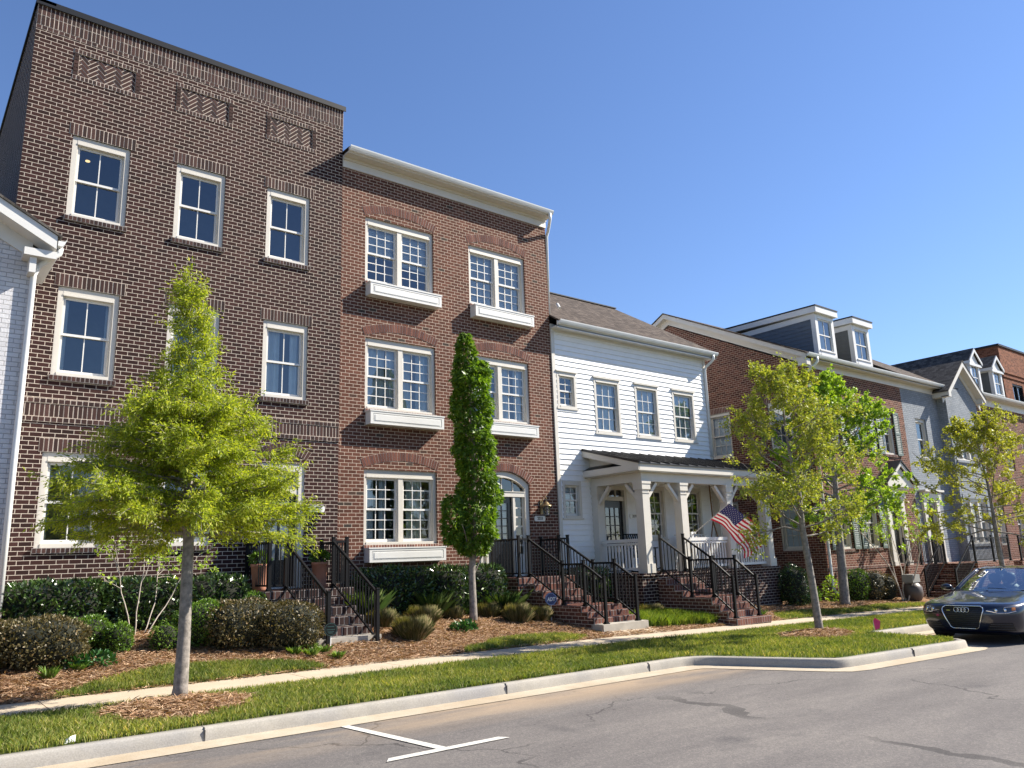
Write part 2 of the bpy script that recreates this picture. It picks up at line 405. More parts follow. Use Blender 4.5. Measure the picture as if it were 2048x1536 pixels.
def straw_mat():
    m, t, b, L = newmat('pine straw ground')
    f = noise(t, 5, 6, None, .7); f2 = noise(t, 120, 4); f3 = noise(t, 1.2, 3)
    col = ramp(t, f, [(.25, (.15, .08, .042)), (.5, (.28, .165, .095)), (.75, (.39, .255, .155))])
    col = mixc(t, .6, col, ramp(t, f2, [(.3, (.25, .25, .25)), (.7, (.72, .7, .68))]), 'OVERLAY')
    col = mixc(t, .4, col, ramp(t, f3, [(.3, (.4, .4, .4)), (.7, (.6, .6, .58))]), 'OVERLAY')
    L.new(col, b.inputs['Base Color']); b.inputs['Roughness'].default_value = .95; b.inputs['Specular IOR Level'].default_value = .1
    bump(t, b, math_n(t, 'ADD', f2, f), .9, .03)
    return m
M['straw_ground'] = straw_mat()
M['straw'] = island_mat('pine straw needles', [(0, (.15, .075, .04)), (.3, (.33, .19, .11)), (.7, (.48, .31, .19)), (1, (.62, .46, .31))], .8, bmp=0, trans=.1)
M['soil_grass'] = plain('turf under the blades', (.085, .115, .028), .95, .3, 3, bmp=.6, bscale=120)
M['grass'] = island_mat('lawn grass blades', [(0, (.10, .15, .028)), (.4, (.18, .24, .05)), (.75, (.27, .31, .08)), (.9, (.38, .37, .14)), (1, (.52, .46, .24))], .6, bmp=0, trans=.35, spec=.3, patch=(.9, (.60, .68, .6), (1.3, 1.15, 1.05)))
M['grass_bright'] = island_mat('bright tall grass blades', [(0, (.09, .16, .02)), (.6, (.17, .25, .03)), (1, (.28, .32, .06))], .55, bmp=0, trans=.4)
def worn_paint():
    m, t, b, L = newmat('worn white road paint')
    wear = ramp(t, noise(t, 55, 6, None, .75), [(.36, (0, 0, 0)), (.46, (1, 1, 1))]); col = mixc(t, wear, (.16, .15, .14), ramp(t, noise(t, 4, 4), [(.3, (.50, .48, .43)), (.7, (.66, .64, .58))]))
    L.new(col, b.inputs['Base Color']); b.inputs['Roughness'].default_value = .8; return m
M['paint_white'] = worn_paint()

xs_far = [-2500, -600, -150]+list(range(-40, 130, 4))+[150, 600, 2500]
ys_far = [-2500, -600, -150, -40, -20, 0, 6, 8.6, 12, 14.8, 20, 40, 150, 600, 2500]
vs = [(x, y, gz(min(max(x, -40), 126), y)-.20) for x in xs_far for y in ys_far]
fs = [(i*len(ys_far)+j, (i+1)*len(ys_far)+j, (i+1)*len(ys_far)+j+1, i*len(ys_far)+j+1) for i in range(len(xs_far)-1) for j in range(len(ys_far)-1)]
M['earth'] = plain('dry earth and turf', (.14, .13, .06), .95, .3, .3)
kind(np_obj('ground', vs, fs, M['earth']), 'structure')

XR = [-40, -20, -10]+[x*.75 for x in range(-8, 60)]+[48, 55, 65, 80, 100, 126]
def zroad(x, y): return base(x)-.14-.02*max(0, (5-y)/8)*0
kind(sheet('road', XR, lambda x: (-12, 8.75), 10, zroad, M['asphalt'], -.004), 'structure')

# kerb line: face points, the planted side lies to the left of the walking direction
KP = [(-40, 8.73)]+[(x, 8.73) for x in np.arange(-6, 10.2, 1.2)]+[(10.35, 8.73), (10.62, 8.66), (10.82, 8.45), (11.62, 6.95), (11.76, 6.78), (11.98, 6.72)]+[(x, 6.72-.03*(x-12)) for x in (12.8, 13.6, 14.4, 15.2)]+[(15.75, 6.6), (16.0, 6.66), (16.18, 6.85), (16.45, 8.45), (16.55, 8.63), (16.8, 8.73)]+[(x, 8.73) for x in (18.5, 20, 22, 24, 26, 29, 33, 38, 45, 55, 70, 100, 126)]
def sweep(path, prof, zf):
    """prof: (offset to the left, height over the road) points"""
    vs, fs = [], []; n = len(prof); P2 = [Vector(p) for p in path]
    for i, p in enumerate(P2):
        a = (p-P2[i-1]).normalized() if i else (P2[1]-p).normalized()
        b = (P2[i+1]-p).normalized() if i < len(P2)-1 else a
        na, nb = Vector((-a.y, a.x)), Vector((-b.y, b.x)); m = (na+nb).normalized(); m /= max(.5, m.dot(na))
        for o, h in prof:
            q = p+m*o; vs.append((q.x, q.y, zf(q.x)+h))
    for i in range(len(P2)-1):
        for j in range(n-1): fs.append((i*n+j, (i+1)*n+j, (i+1)*n+j+1, i*n+j+1))
    return vs, fs
zf0 = lambda x: base(x)-.14
vs, fs = sweep(KP, [(0, -.02), (.012, .06), (.025, .118), (.04, .136), (.06, .141), (.16, .141), (.165, .05)], zf0)
kind(np_obj('kerb', vs, fs, M['kerb'], smooth=False), 'structure')
vs, fs = sweep(KP, [(-.31, .003), (-.1, .006), (-.02, .012), (.01, .014)], zf0)
kind(np_obj('gutter_pan', vs, fs, M['gutter_pan']), 'structure')
jm = MB()
for x in (2.84, 6.78, 9.6, 13.9, 19.6, 23.2):
    y0 = 8.73 if not 11 < x < 16.5 else 6.66
    z = base(x)
    jm.box(WORLD, x-.004, x+.004, y0-.002, y0+.03, z-.135, z-.02); jm.box(WORLD, x-.004, x+.004, y0+.02, y0+.17, z-.02, z+.0025)
kind(obj('kerb_joint', jm, plain('dusty joint', (.09, .085, .08), .9, .3, 20)), 'structure')

# pavement slabs with open joints
pv = MB(); x = 1.82-1.66*12; k = 0
while x < 60:
    a, b = x+.006, x+1.654; y0, y1 = 10.86, 12.14
    c = [(a, y0), (b, y0), (b, y1), (a, y1)]; t_ = .010
    pv.add([(X, Y, base(X)+t_) for X, Y in c]+[(X, Y, base(X)-.1) for X, Y in c], [(0, 1, 2, 3), (0, 4, 5, 1), (1, 5, 6, 2), (2, 6, 7, 3), (3, 7, 4, 0)])
    x += 1.66
kind(obj('pavement', pv, M['pavement']), 'structure')
ap = MB()
for xa, xb, y1, z1 in ((5.75, 7.75, 12.88, .06), (12.3, 13.85, 12.52, .075)):
    n = 6
    for i in range(n):
        f0, f1 = i/n, (i+1)/n
        # flares out towards the pavement
        w0, w1 = .38*(1-f0)**2, .38*(1-f1)**2
        ya, yb = 12.13+(y1-12.13)*f0, 12.13+(y1-12.13)*f1
        ap.quad((xa-w0+.3, ya, base(xa)+.013+z1*f0), (xb+w0, ya, base(xb)+.013+z1*f0), (xb+w1, yb, base(xb)+.013+z1*f1), (xa-w1+.3, yb, base(xa)+.013+z1*f1))
kind(obj('path', ap, M['pavement']), 'structure')

# parking-bay T mark
pm = MB()
def mark(p):
    pm.poly([(x, y, base(x)-.14+.004) for x, y in p])
mark([(4.21, 8.42), (4.31, 8.42), (4.49, 6.77), (4.38, 6.77)]); mark([(3.78, 6.66), (5.19, 6.66), (5.12, 6.765), (3.86, 6.765)])
mark([(19.9, 8.42), (20.0, 8.42), (20.1, 6.77), (20.0, 6.77)])
kind(obj('road_marking', pm, M['paint_white']), 'structure')

# lawns
def yk(x):
    return float(np.interp(x, [-40, 10.35, 10.82, 11.62, 11.98, 15.75, 16.18, 16.45, 16.8, 200], [8.73, 8.73, 8.45, 6.95, 6.72, 6.6, 6.85, 8.45, 8.73, 8.73]))
XV = [-40, -20, -8, -4]+[x*.4 for x in range(-8, 60)]+[26, 30, 40, 60, 126]
kind(sheet('verge', XV, lambda x: (yk(x)+(.15 if not (10.4 < x < 12 or 16 < x < 16.8) else .26), 10.87), 8, lambda x, y: base(x), M['soil_grass'], .001), 'structure')
XY_ = [-30, -10, -5]+[x*.4 for x in range(-6, 70)]+[30, 33, 37, 45, 60]
kind(sheet('garden_bed', XY_, lambda x: (12.12, 22), 24, gz, M['straw_ground'], .0), 'structure')

def inpoly(px, py, poly):
    c = np.zeros(len(px), bool); n = len(poly)
    for i in range(n):
        (x1, y1), (x2, y2) = poly[i], poly[i-1]
        k = (y1 > py) != (y2 > py)
        with np.errstate(divide='ignore', invalid='ignore'): c ^= k & (px < (x2-x1)*(py-y1)/(y2-y1)+x1)
    return c
def sample(poly, n):
    p = np.array(poly); lo, hi = p.min(0), p.max(0); out = np.zeros((0, 2))
    while len(out) < n:
        q = nr.uniform(lo, hi, (n*2, 2)); out = np.vstack([out, q[inpoly(q[:, 0], q[:, 1], poly)]])
    return out[:n]
gzv = np.vectorize(gz)
def blades(name, pts, h, w, lean, mat, curve=.5, zoff=0, flat=False):
    """grass: each blade a bent strip of two triangles-with-quad"""
    n = len(pts); z = (np.array([base(X) for X in pts[:, 0]]) if flat else gzv(pts[:, 0], pts[:, 1]))+zoff
    p = np.column_stack([pts, z]); a = nr.uniform(0, 2*np.pi, n); hh = nr.uniform(*h, n); ww = w*nr.uniform(.7, 1.3, n)
    d = np.column_stack([np.cos(a), np.sin(a), np.zeros(n)]); ln = nr.uniform(0, lean, n)*hh
    b = nr.uniform(0, 2*np.pi, n); s = np.column_stack([np.cos(b), np.sin(b), np.zeros(n)])*ww[:, None]/2
    up_ = np.column_stack([np.zeros(n), np.zeros(n), hh])
    m_ = p+d*(ln*.3)[:, None]+up_*.6; t_ = p+d*ln[:, None]+up_
    V = np.stack([p-s, p+s, m_+s*.8, t_, m_-s*.8], 1).reshape(-1, 3)
    i = np.arange(n)[:, None]*5
    F_ = i+np.array([[0, 1, 2, 3, 4]])
    return np_obj(name, V, F_, mat)

vp = [(-1.5, 8.9), (10.45, 8.9), (10.95, 8.6), (11.72, 7.1), (12.0, 6.88), (15.7, 6.76), (15.95, 6.9), (16.25, 8.6), (16.5, 8.9), (30, 8.9), (30, 10.93), (-1.5, 10.93)]
near = [(-1.5, 8.9), (10.45, 8.9), (10.7, 10.93), (-1.5, 10.93)]
RINGS = [(2.95, 10.1, .80, .72), (15.1, 9.12, .95, .55)]
def off_rings(p, k=1.0):
    keep = np.ones(len(p), bool)
    for cx, cy, ra, rb in RINGS:
        a = np.arctan2(p[:, 1]-cy, p[:, 0]-cx); wob = 1+.10*np.sin(3*a+1)+.07*np.sin(7*a)
        keep &= ((p[:, 0]-cx)/ra)**2+((p[:, 1]-cy)/rb)**2 > (k*wob)**2
    return p[keep]
pn = off_rings(sample(near, 90000)); pf = off_rings(sample([(10.45, 8.9)]+vp[2:-2]+[(30, 10.93), (10.6, 10.93)], 95000))
edge = sample([(-1.5, 10.84), (30, 10.84), (30, 11.0), (-1.5, 11.0)], 9000); edge2 = sample([(-1.5, 8.87), (10.4, 8.87), (10.4, 8.93), (-1.5, 8.93)], 2500)
lush = sample([(5.5, 10.3), (10, 10.2), (13, 10.3), (13, 10.93), (5.5, 10.93)], 6000)
gr = blades('grass', np.vstack([pn, pf, edge, edge2]), (.035, .085), .009, .9, M['grass'], flat=True)
tag(gr, 'short green lawn grass on the verge between kerb and pavement', 'grass', kind='stuff')
gr2 = blades('grass', lush, (.06, .12), .008, .8, M['grass'], flat=True)
tag(gr2, 'longer darker tufts of lawn grass along the pavement edge', 'grass', kind='stuff')
LAWN1 = [(1.95, 12.16), (3.8, 12.16), (5.85, 12.16), (5.7, 12.45), (5.2, 12.72), (4.4, 12.9), (3.6, 12.98), (3.0, 12.8), (2.5, 12.5)]
LAWN2 = [(8.5, 12.16), (11.3, 12.16), (11.75, 12.3), (11.3, 12.75), (10.3, 12.85), (9.5, 12.72), (9.2, 12.5), (8.7, 12.4)]
LAWN4 = [(18.6, 12.16), (24, 12.16), (27.5, 12.16), (27, 12.6), (25, 12.95), (22.8, 12.7), (21, 13.1), (19.4, 13.0), (18.9, 12.6)]
lw = MB()
for P_ in (LAWN1, LAWN2, LAWN4):
    lw.poly([(x, y, gz(x, y)+.012) for x, y in P_])
kind(obj('lawn', lw, M['soil_grass']), 'structure')
for P_, n, lab in ((LAWN1, 14000, 'strip of lawn grass below the dark brick house'), (LAWN2, 11000, 'strip of lawn grass below the red brown brick house'), (LAWN4, 12000, 'lawn grass in front of the gabled brick house')):
    tag(blades('grass', sample(P_, n), (.04, .10), .008, .9, M['grass'], zoff=.005), lab, 'grass', kind='stuff')
BED3 = [(14.0, 12.6), (16.0, 12.35), (16.25, 12.6), (16.1, 13.3), (15.6, 13.75), (14.1, 13.7)]
tag(blades('tall_grass', sample(BED3, 9000), (.13, .30), .012, .9, M['grass_bright']), 'bright yellow green tall grass between the two brick stairs', 'grass', kind='stuff')

# pine straw
def needles(name, pts, mat, L=(.09, .19), w=.0032, zoff=.01, zs=None, rise=.5):
    n = len(pts); z = (gzv(pts[:, 0], pts[:, 1]) if zs is None else zs)+zoff+nr.uniform(0, .03, n)
    p = np.column_stack([pts, z]); a = nr.uniform(0, 2*np.pi, n); el = nr.normal(0, rise*.35, n); l = nr.uniform(*L, n)
    d = np.column_stack([np.cos(a)*np.cos(el), np.sin(a)*np.cos(el), np.sin(el)])*l[:, None]
    s = np.column_stack([-np.sin(a), np.cos(a), nr.uniform(-.6, .6, n)])*w*nr.uniform(.6, 1.6, n)[:, None]
    mid = p+d*.5+np.column_stack([-np.sin(a), np.cos(a), np.zeros(n)])*(nr.normal(0, .018, n))[:, None]+np.array([0, 0, .012])
    V = np.stack([p-s, p+s, mid+s, p+d, mid-s], 1).reshape(-1, 3)
    return np_obj(name, V, np.arange(n)[:, None]*5+np.array([[0, 1, 2, 3, 4]]), mat)
bed = [(-1, 12.12), (13.9, 12.12), (16.3, 12.12), (16.3, 13.2), (14, 15.6), (-1, 15.6)]
q = sample(bed, 110000)
for P_ in (LAWN1, LAWN2): q = q[~inpoly(q[:, 0], q[:, 1], P_)]
q = np.vstack([q, sample([(17.6, 12.12), (28, 12.12), (28, 13.9), (20, 14.4), (17.6, 13.6)], 14000)])
q = q[~inpoly(q[:, 0], q[:, 1], LAWN4)]
tag(needles('pine_straw', q, M['straw']), 'orange brown pine straw mulch over the garden beds', 'mulch', kind='stuff')
for (cx, cy, ra, rb), lab in zip(RINGS, ('ring of pine straw around the pyramid tree trunk', 'ring of pine straw around the street tree in the kerb bulge')):
    mb = MB(); n = 28; rings = 5; vs = []; fs = []
    for i in range(rings+1):
        for k in range(n):
            a = 2*math.pi*k/n; f = i/rings; wob = 1+.10*math.sin(3*a+1)+.07*math.sin(7*a)
            x, y = cx+ra*f*wob*math.cos(a), cy+rb*f*wob*math.sin(a)
            vs.append((x, y, base(x)+.006+.085*(1-f**2)))
    for i in range(rings):
        for k in range(n): fs.append((i*n+k, (i+1)*n+k, (i+1)*n+(k+1) % n, i*n+(k+1) % n))
    kind(np_obj('mulch_mound', vs, fs, M['straw_ground'], smooth=True), 'structure')
    m_ = 5200; a = nr.uniform(0, 2*np.pi, m_); f = np.sqrt(nr.uniform(0, 1.06, m_)); wob = 1+.10*np.sin(3*a+1)+.07*np.sin(7*a)
    x, y = cx+ra*f*wob*np.cos(a), cy+rb*f*wob*np.sin(a)
    tag(needles('pine_straw', np.column_stack([x, y]), M['straw'], zs=np.array([base(X) for X in x])+.085*np.clip(1-f**2, 0, 1)), lab, 'mulch', kind='stuff')
# ================================================================== BUILDING HELPERS
def cells(u0, u1, v0, v1, holes):
    us = sorted({u0, u1}|{h[i] for h in holes for i in (0, 1) if u0 < h[i] < u1})
    vs = sorted({v0, v1}|{h[i] for h in holes for i in (2, 3) if v0 < h[i] < v1})
    for i in range(len(us)-1):
        for j in range(len(vs)-1):
            cu, cv = (us[i]+us[i+1])/2, (vs[j]+vs[j+1])/2
            if not any(h[0] < cu < h[1] and h[2] < cv < h[3] for h in holes):
                yield us[i], us[i+1], vs[j], vs[j+1]
def wall(mb, fr, u0, u1, v0, v1, holes=(), reveal=.22):
    for a, b, c, d in cells(u0, u1, v0, v1, holes):
        mb.quad(fr(a, 0, c), fr(b, 0, c), fr(b, 0, d), fr(a, 0, d))
    for a, b, c, d in holes:
        for (p, q), (r, s) in (((a, c), (b, c)), ((b, c), (b, d)), ((b, d), (a, d)), ((a, d), (a, c))):
            mb.quad(fr(p, 0, q), fr(p, -reveal, q), fr(r, -reveal, s), fr(r, 0, s))
def lap(mb, fr, u0, u1, v0, v1, holes=(), e=.152, t=.018, v_off=0):
    """lap siding: every board a sloped face with a real bottom edge"""
    v = v0+v_off
    while v < v1-1e-4:
        a, b = max(v, v0), min(v+e, v1); v += e
        cuts = sorted({u0, u1}|{h[i] for h in holes for i in (0, 1) if u0 < h[i] < u1})
        for i in range(len(cuts)-1):
            p, q = cuts[i], cuts[i+1]; cu = (p+q)/2
            segs = [(a, b)]
            for h in holes:
                if h[0] < cu < h[1]:
                    ns = []
                    for s0, s1 in segs:
                        if h[3] <= s0 or h[2] >= s1: ns.append((s0, s1)); continue
                        if h[2] > s0: ns.append((s0, h[2]))
                        if h[3] < s1: ns.append((h[3], s1))
                    segs = ns
            for s0, s1 in segs:
                f = lambda s: t-(t-.003)*((s-(v-e))/e)
                mb.quad(fr(p, f(s0), s0), fr(q, f(s0), s0), fr(q, f(s1), s1), fr(p, f(s1), s1))
                mb.quad(fr(p, 0, s0), fr(q, 0, s0), fr(q, f(s0), s0), fr(p, f(s0), s0))
def holes_reveal(mb, fr, holes, depth=.2):
    for a, b, c, d in holes:
        for (p, q), (r, s) in (((a, c), (b, c)), ((b, c), (b, d)), ((b, d), (a, d)), ((a, d), (a, c))):
            mb.quad(fr(p, .01, q), fr(p, -depth, q), fr(r, -depth, s), fr(r, .01, s))

def piece(mb, fr, u0, u1, v0, v1, d0, d1):
    j = .0035
    mb.box(fr, u0+rnd.uniform(0, j), u1-rnd.uniform(0, j), d0, d1+rnd.uniform(-.0015, .0015), v0+rnd.uniform(0, j), v1-rnd.uniform(0, j))
def brick_row(mb, fr, u0, u1, v0, v1, w, d0=-.03, d1=.006, gap=.014, slab=True):
    """a row of bricks of width w over its own mortar bed (material 1 = mortar)"""
    n = max(1, round((u1-u0)/w)); s = (u1-u0)/n
    if slab:
        mb.m = 1; mb.box(fr, u0, u1, d0, d1-.0035, v0, v1)
    mb.m = 0
    for i in range(n): piece(mb, fr, u0+i*s+gap/2, u0+(i+1)*s-gap/2, v0+gap/2, v1-gap/2, d0, d1)
def arch_row(mb, fr, ua, ub, vs_, rise, depth, d0=-.03, d1=.008, w=.076, gap=.011):
    h = (ub-ua)/2; Rr = (h*h+rise*rise)/(2*rise); cu, cv = (ua+ub)/2, vs_+rise-Rr; a0 = math.asin(min(1, h/Rr))
    n = max(3, round(2*a0*(Rr+depth/2)/w)); st = 2*a0/n
    def pt(a, r): return (cu+r*math.sin(a), cv+r*math.cos(a))
    mb.m = 1
    for i in range(n):
        a, b = -a0+i*st, -a0+(i+1)*st
        mb.prism(fr, [pt(a, Rr), pt(b, Rr), pt(b, Rr+depth), pt(a, Rr+depth)], d0, d1-.0035)
    mb.m = 0
    for i in range(n):
        a, b = -a0+i*st+gap/2/Rr, -a0+(i+1)*st-gap/2/Rr
        mb.prism(fr, [pt(a, Rr+.004), pt(b, Rr+.004), pt(b, Rr+depth-.004), pt(a, Rr+depth-.004)], d0, d1+rnd.uniform(-.0015, .0015))
    return cu, cv, Rr, a0

def clip_poly(poly, u0, u1, v0, v1):
    for ax, lim, sg in ((0, u0, 1), (0, u1, -1), (1, v0, 1), (1, v1, -1)):
        out = []
        for i in range(len(poly)):
            p, q = poly[i-1], poly[i]; ip, iq = (p[ax]-lim)*sg >= 0, (q[ax]-lim)*sg >= 0
            if ip != iq:
                k = (lim-p[ax])/(q[ax]-p[ax]); out.append((p[0]+(q[0]-p[0])*k, p[1]+(q[1]-p[1])*k))
            if iq: out.append(q)
        poly = out
        if len(poly) < 3: return None
    return poly
def herringbone(mb, fr, u0, u1, v0, v1, d0, d1, w=.074, g=.014, n=3):
    """real bricks in a three-to-one herringbone, turned 45 degrees and cut to the panel"""
    c = math.sqrt(.5); cu, cv = (u0+u1)/2, (v0+v1)/2
    mb.m = 1; mb.box(fr, u0, u1, d0-.02, d0, v0, v1); mb.m = 0
    for k in range(-26, 27):
        for m_ in range(-6, 7):
            for a, b, e, f in ((k+2*n*m_, k, k+n+2*n*m_, k+1), (k+n+2*n*m_, k-n+1, k+n+1+2*n*m_, k+1)):
                a, b, e, f = a*w+g/2, b*w+g/2, e*w-g/2, f*w-g/2
                q = [(cu+(x-y)*c, cv+(x+y)*c) for x, y in ((a, b), (e, b), (e, f), (a, f))]
                q = clip_poly(q, u0+.004, u1-.004, v0+.004, v1-.004)
                if q: mb.prism(fr, q, d0-.01, d1+rnd.uniform(-.0015, .0015))

def drape(mb, fr, u0, u1, v0, v1, d, n=None, amp=.03):
    n = n or max(8, int((u1-u0)/.022)); ph = rnd.uniform(0, 6); fq = rnd.uniform(32, 44)
    top, bot = [], []
    for i in range(n+1):
        u = u0+(u1-u0)*i/n
        top.append(fr(u, d+amp*math.sin(fq*u+ph), v1)); bot.append(fr(u, d+amp*1.3*math.sin(fq*u+ph+.3*math.sin(3*u)), v0))
    for i in range(n): mb.quad(bot[i], bot[i+1], top[i+1], top[i])
def slats(mb, fr, u0, u1, v0, v1, d, pitch=.052):
    v = v1
    while v > v0:
        mb.box(fr, u0, u1, d-.012, d-.008, v-pitch*.97, v); 
        mb.quad(fr(u0, d-.008, v-pitch*.97), fr(u1, d-.008, v-pitch*.97), fr(u1, d+.012, v-pitch*.78), fr(u0, d+.012, v-pitch*.78)); v -= pitch

def window(P, fr, u0, u1, v0, v1, cols=2, rows=(1, 1), cas=.095, head=.16, sill=.075, rec=-.035, trim='trim', units=1, mull=.13, curtains=(), blind=None, sash='white', stool=False, cap=False, label=None):
    mb = MB(); th = .07
    a, b, c, d = u0+cas, u1-cas, v0+sill, v1-head
    mb.box(fr, u0, a, rec-th, rec, v0, v1); mb.box(fr, b, u1, rec-th, rec, v0, v1)
    mb.box(fr, a, b, rec-th, rec+.004, d, v1); mb.box(fr, a, b, rec-th-.03, rec+.012, v0, c)
    mb.box(fr, a, b, rec-th, rec+.014, d-.012, d+.018)
    wu = (b-a-mull*(units-1))/units; us = [(a+i*(wu+mull), a+i*(wu+mull)+wu) for i in range(units)]
    for i in range(units-1): mb.box(fr, us[i][1], us[i+1][0], rec-th-.03, rec-.002, c, d)
    for p, q in us:   # inner stops
        mb.box(fr, p, p+.022, rec-.13, rec-.03, c, d); mb.box(fr, q-.022, q, rec-.13, rec-.03, c, d); mb.box(fr, p+.022, q-.022, rec-.13, rec-.03, d-.022, d)
    if stool: mb.box(fr, u0-.04, u1+.04, rec-th, .05, v0-.045, v0)
    if cap: mb.box(fr, u0-.04, u1+.04, -.01, .07, v1, v1+.04)
    w = obj('window', mb, M[trim], P)
    if label: w['label'] = label
    sb, pb = MB(), MB(); mid = c+(d-c)*rows[1]/(rows[0]+rows[1]) if rows[0] else d
    for p, q in us:
        p += .022; q -= .022
        for r, lo, hi, dd in ((rows[0], mid-.02, d-.022, rec-.07), (rows[1], c, mid+.025, rec-.105)):
            if not r: continue
            st = .042
            sb.box(fr, p, p+st, dd-.032, dd, lo, hi); sb.box(fr, q-st, q, dd-.032, dd, lo, hi)
            sb.box(fr, p+st, q-st, dd-.032, dd, lo, lo+(.07 if dd < rec-.09 else .045)); sb.box(fr, p+st, q-st, dd-.032, dd, hi-.045, hi)
            bot = lo+(.07 if dd < rec-.09 else .045)
            for k in range(1, cols):
                x = p+st+(q-p-2*st)*k/cols; sb.box(fr, x-.010, x+.010, dd-.024, dd-.004, bot, hi-.045)
            for k in range(1, r):
                y = bot+(hi-.045-bot)*k/r; sb.box(fr, p+st, q-st, dd-.022, dd-.006, y-.010, y+.010)
            pb.quad(fr(p+st-.004, dd-.014, bot-.004), fr(q-st+.004, dd-.014, bot-.004), fr(q-st+.004, dd-.014, hi-.041), fr(p+st-.004, dd-.014, hi-.041))
    obj('sash', sb, M[sash], w); obj('pane', pb, M['glass'], w)
    if curtains:
        cb = MB()
        for f0, f1 in curtains: drape(cb, fr, a+(b-a)*f0, a+(b-a)*f1, c, d, rec-.19)
        obj('curtain', cb, M['curtain'], w, smooth=True)
    if blind:
        bb = MB()
        for i, (p, q) in enumerate(us):
            f = blind[i % len(blind)]
            if f > 0: slats(bb, fr, p+.03, q-.03, c+(d-c)*(1-f), d, rec-.16)
        if bb.v: obj('blind', bb, M['blind'], w)
    return w

def shell(P, x0, x1, y0, y1, z0, z1, mats, name='side_wall', lx=True, rx=True, top=True):
    mb = MB()
    if lx: mb.quad((x0, y1, z0), (x0, y0, z0), (x0, y0, z1), (x0, y1, z1))
    if rx: mb.quad((x1, y0, z0), (x1, y1, z0), (x1, y1, z1), (x1, y0, z1))
    mb.quad((x1, y1, z0), (x0, y1, z0), (x0, y1, z1), (x1, y1, z1))
    if top: mb.quad((x0, y0, z1), (x1, y0, z1), (x1, y1, z1), (x0, y1, z1))
    return obj(name, mb, mats, P)
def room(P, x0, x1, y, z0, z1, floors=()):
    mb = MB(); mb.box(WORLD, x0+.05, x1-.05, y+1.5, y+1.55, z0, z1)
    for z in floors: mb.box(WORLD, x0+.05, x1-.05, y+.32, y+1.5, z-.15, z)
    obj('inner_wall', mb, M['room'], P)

def text_mesh(s, size, shear=0, bold=.0):
    c = bpy.data.curves.new('lettering', 'FONT'); c.body = s; c.size = size; c.shear = shear; c.extrude = .002; c.offset = bold
    c.align_x = 'CENTER'; c.align_y = 'CENTER'; c.resolution_u = 3
    o = bpy.data.objects.new('lettering', c); COL.objects.link(o)
    dg = bpy.context.evaluated_depsgraph_get(); me = bpy.data.meshes.new_from_object(o.evaluated_get(dg))
    bpy.data.objects.remove(o); bpy.data.curves.remove(c); return me
def text_on(parent, name, s, size, fr, u, d, v, mat, shear=0, xs=1, bold=0):
    me = text_mesh(s, size, shear, bold); L = root_loc(parent)
    for p in me.vertices:
        q = fr(u+p.co.x*xs, d+p.co.z, v+p.co.y)-L; p.co = q
    me.materials.clear(); return finish(name, me, mat, parent, False)
def plate(P, fr, u0, u1, v0, v1, s, shear=0, size=.11, xs=1):
    k = .035; mb = MB(); vm = (v0+v1)/2
    mb.prism(fr, [(u0, vm-k*.7), (u0+k*.5, v0+.012), (u0+k, v0), (u1-k, v0), (u1-k*.5, v0+.012), (u1, vm-k*.7), (u1, vm+k*.7), (u1-k*.5, v1-.012), (u1-k, v1), (u0+k, v1), (u0+k*.5, v1-.012), (u0, vm+k*.7)], .004, .022)
    p = obj('number_plate', mb, M['plate'], P)
    text_on(p, 'digits', s, size, fr, (u0+u1)/2, .024, vm, M['ink'], shear, xs, .0015)
    return p

# ================================================================== HOUSE 1 : dark brick, three storeys
F = front(16.3)
h1 = thing('brick_townhouse', 'dark maroon brick three storey townhouse with herringbone panels under its flat black coping', 'townhouse', (4.67, 16.3, -.9), 'townhouses along the street')
W1 = [(2.16, 3.22, 6.79, 8.52), (4.14, 5.18, 6.79, 8.52), (6.13, 7.17, 6.79, 8.52),
      (2.16, 3.23, 3.60, 5.35), (4.15, 5.2, 3.60, 5.35), (6.15, 7.2, 3.60, 5.35), (2.16, 3.22, .45, 2.17), (4.16, 5.2, .45, 2.17)]
D1 = (6.22, 7.2, -.47, 2.17)
PAN = [(2.14, 3.2), (4.13, 5.17), (6.15, 7.19)]
mb = MB(); wall(mb, F, 1.34, 8.0, -1.3, 11.17, W1+[D1]+[(a-.1, b+.1, 9.73, 10.42) for a, b in PAN]); obj('wall', mb, M['brick_dark'], h1)
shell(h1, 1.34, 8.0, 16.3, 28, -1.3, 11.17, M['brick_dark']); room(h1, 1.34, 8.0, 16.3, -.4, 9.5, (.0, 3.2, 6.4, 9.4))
mb = MB(); mb.box(F, 1.30, 8.05, -.3, .05, 11.17, 11.24); mb.box(left(1.34), 16.25, 28, -.3, .04, 11.17, 11.24); mb.box(F, 1.3, 8.05, .03, .055, 11.11, 11.17)
obj('coping', mb, M['coping'], h1)
mb = MB()
brick_row(mb, F, 1.34, 8.0, 10.905, 11.12, .076, -.03, .012); brick_row(mb, F, 1.34, 8.0, 10.685, 10.905, .076, -.03, .010)
brick_row(mb, F, 1.34, 8.0, 10.60, 10.685, .10, -.03, .006)
obj('soldier_course', mb, [M['pc_dark'], M['mortar']], h1)
mb = MB(); brick_row(mb, F, 1.34, 8.0, 3.06, 3.15, .10, -.03, .028); brick_row(mb, F, 1.34, 8.0, 2.81, 3.06, .078, -.03, .014); brick_row(mb, F, 1.34, 8.0, 2.715, 2.81, .10, -.03, .028)
obj('belt_course', mb, [M['pc_dark'], M['mortar']], h1)
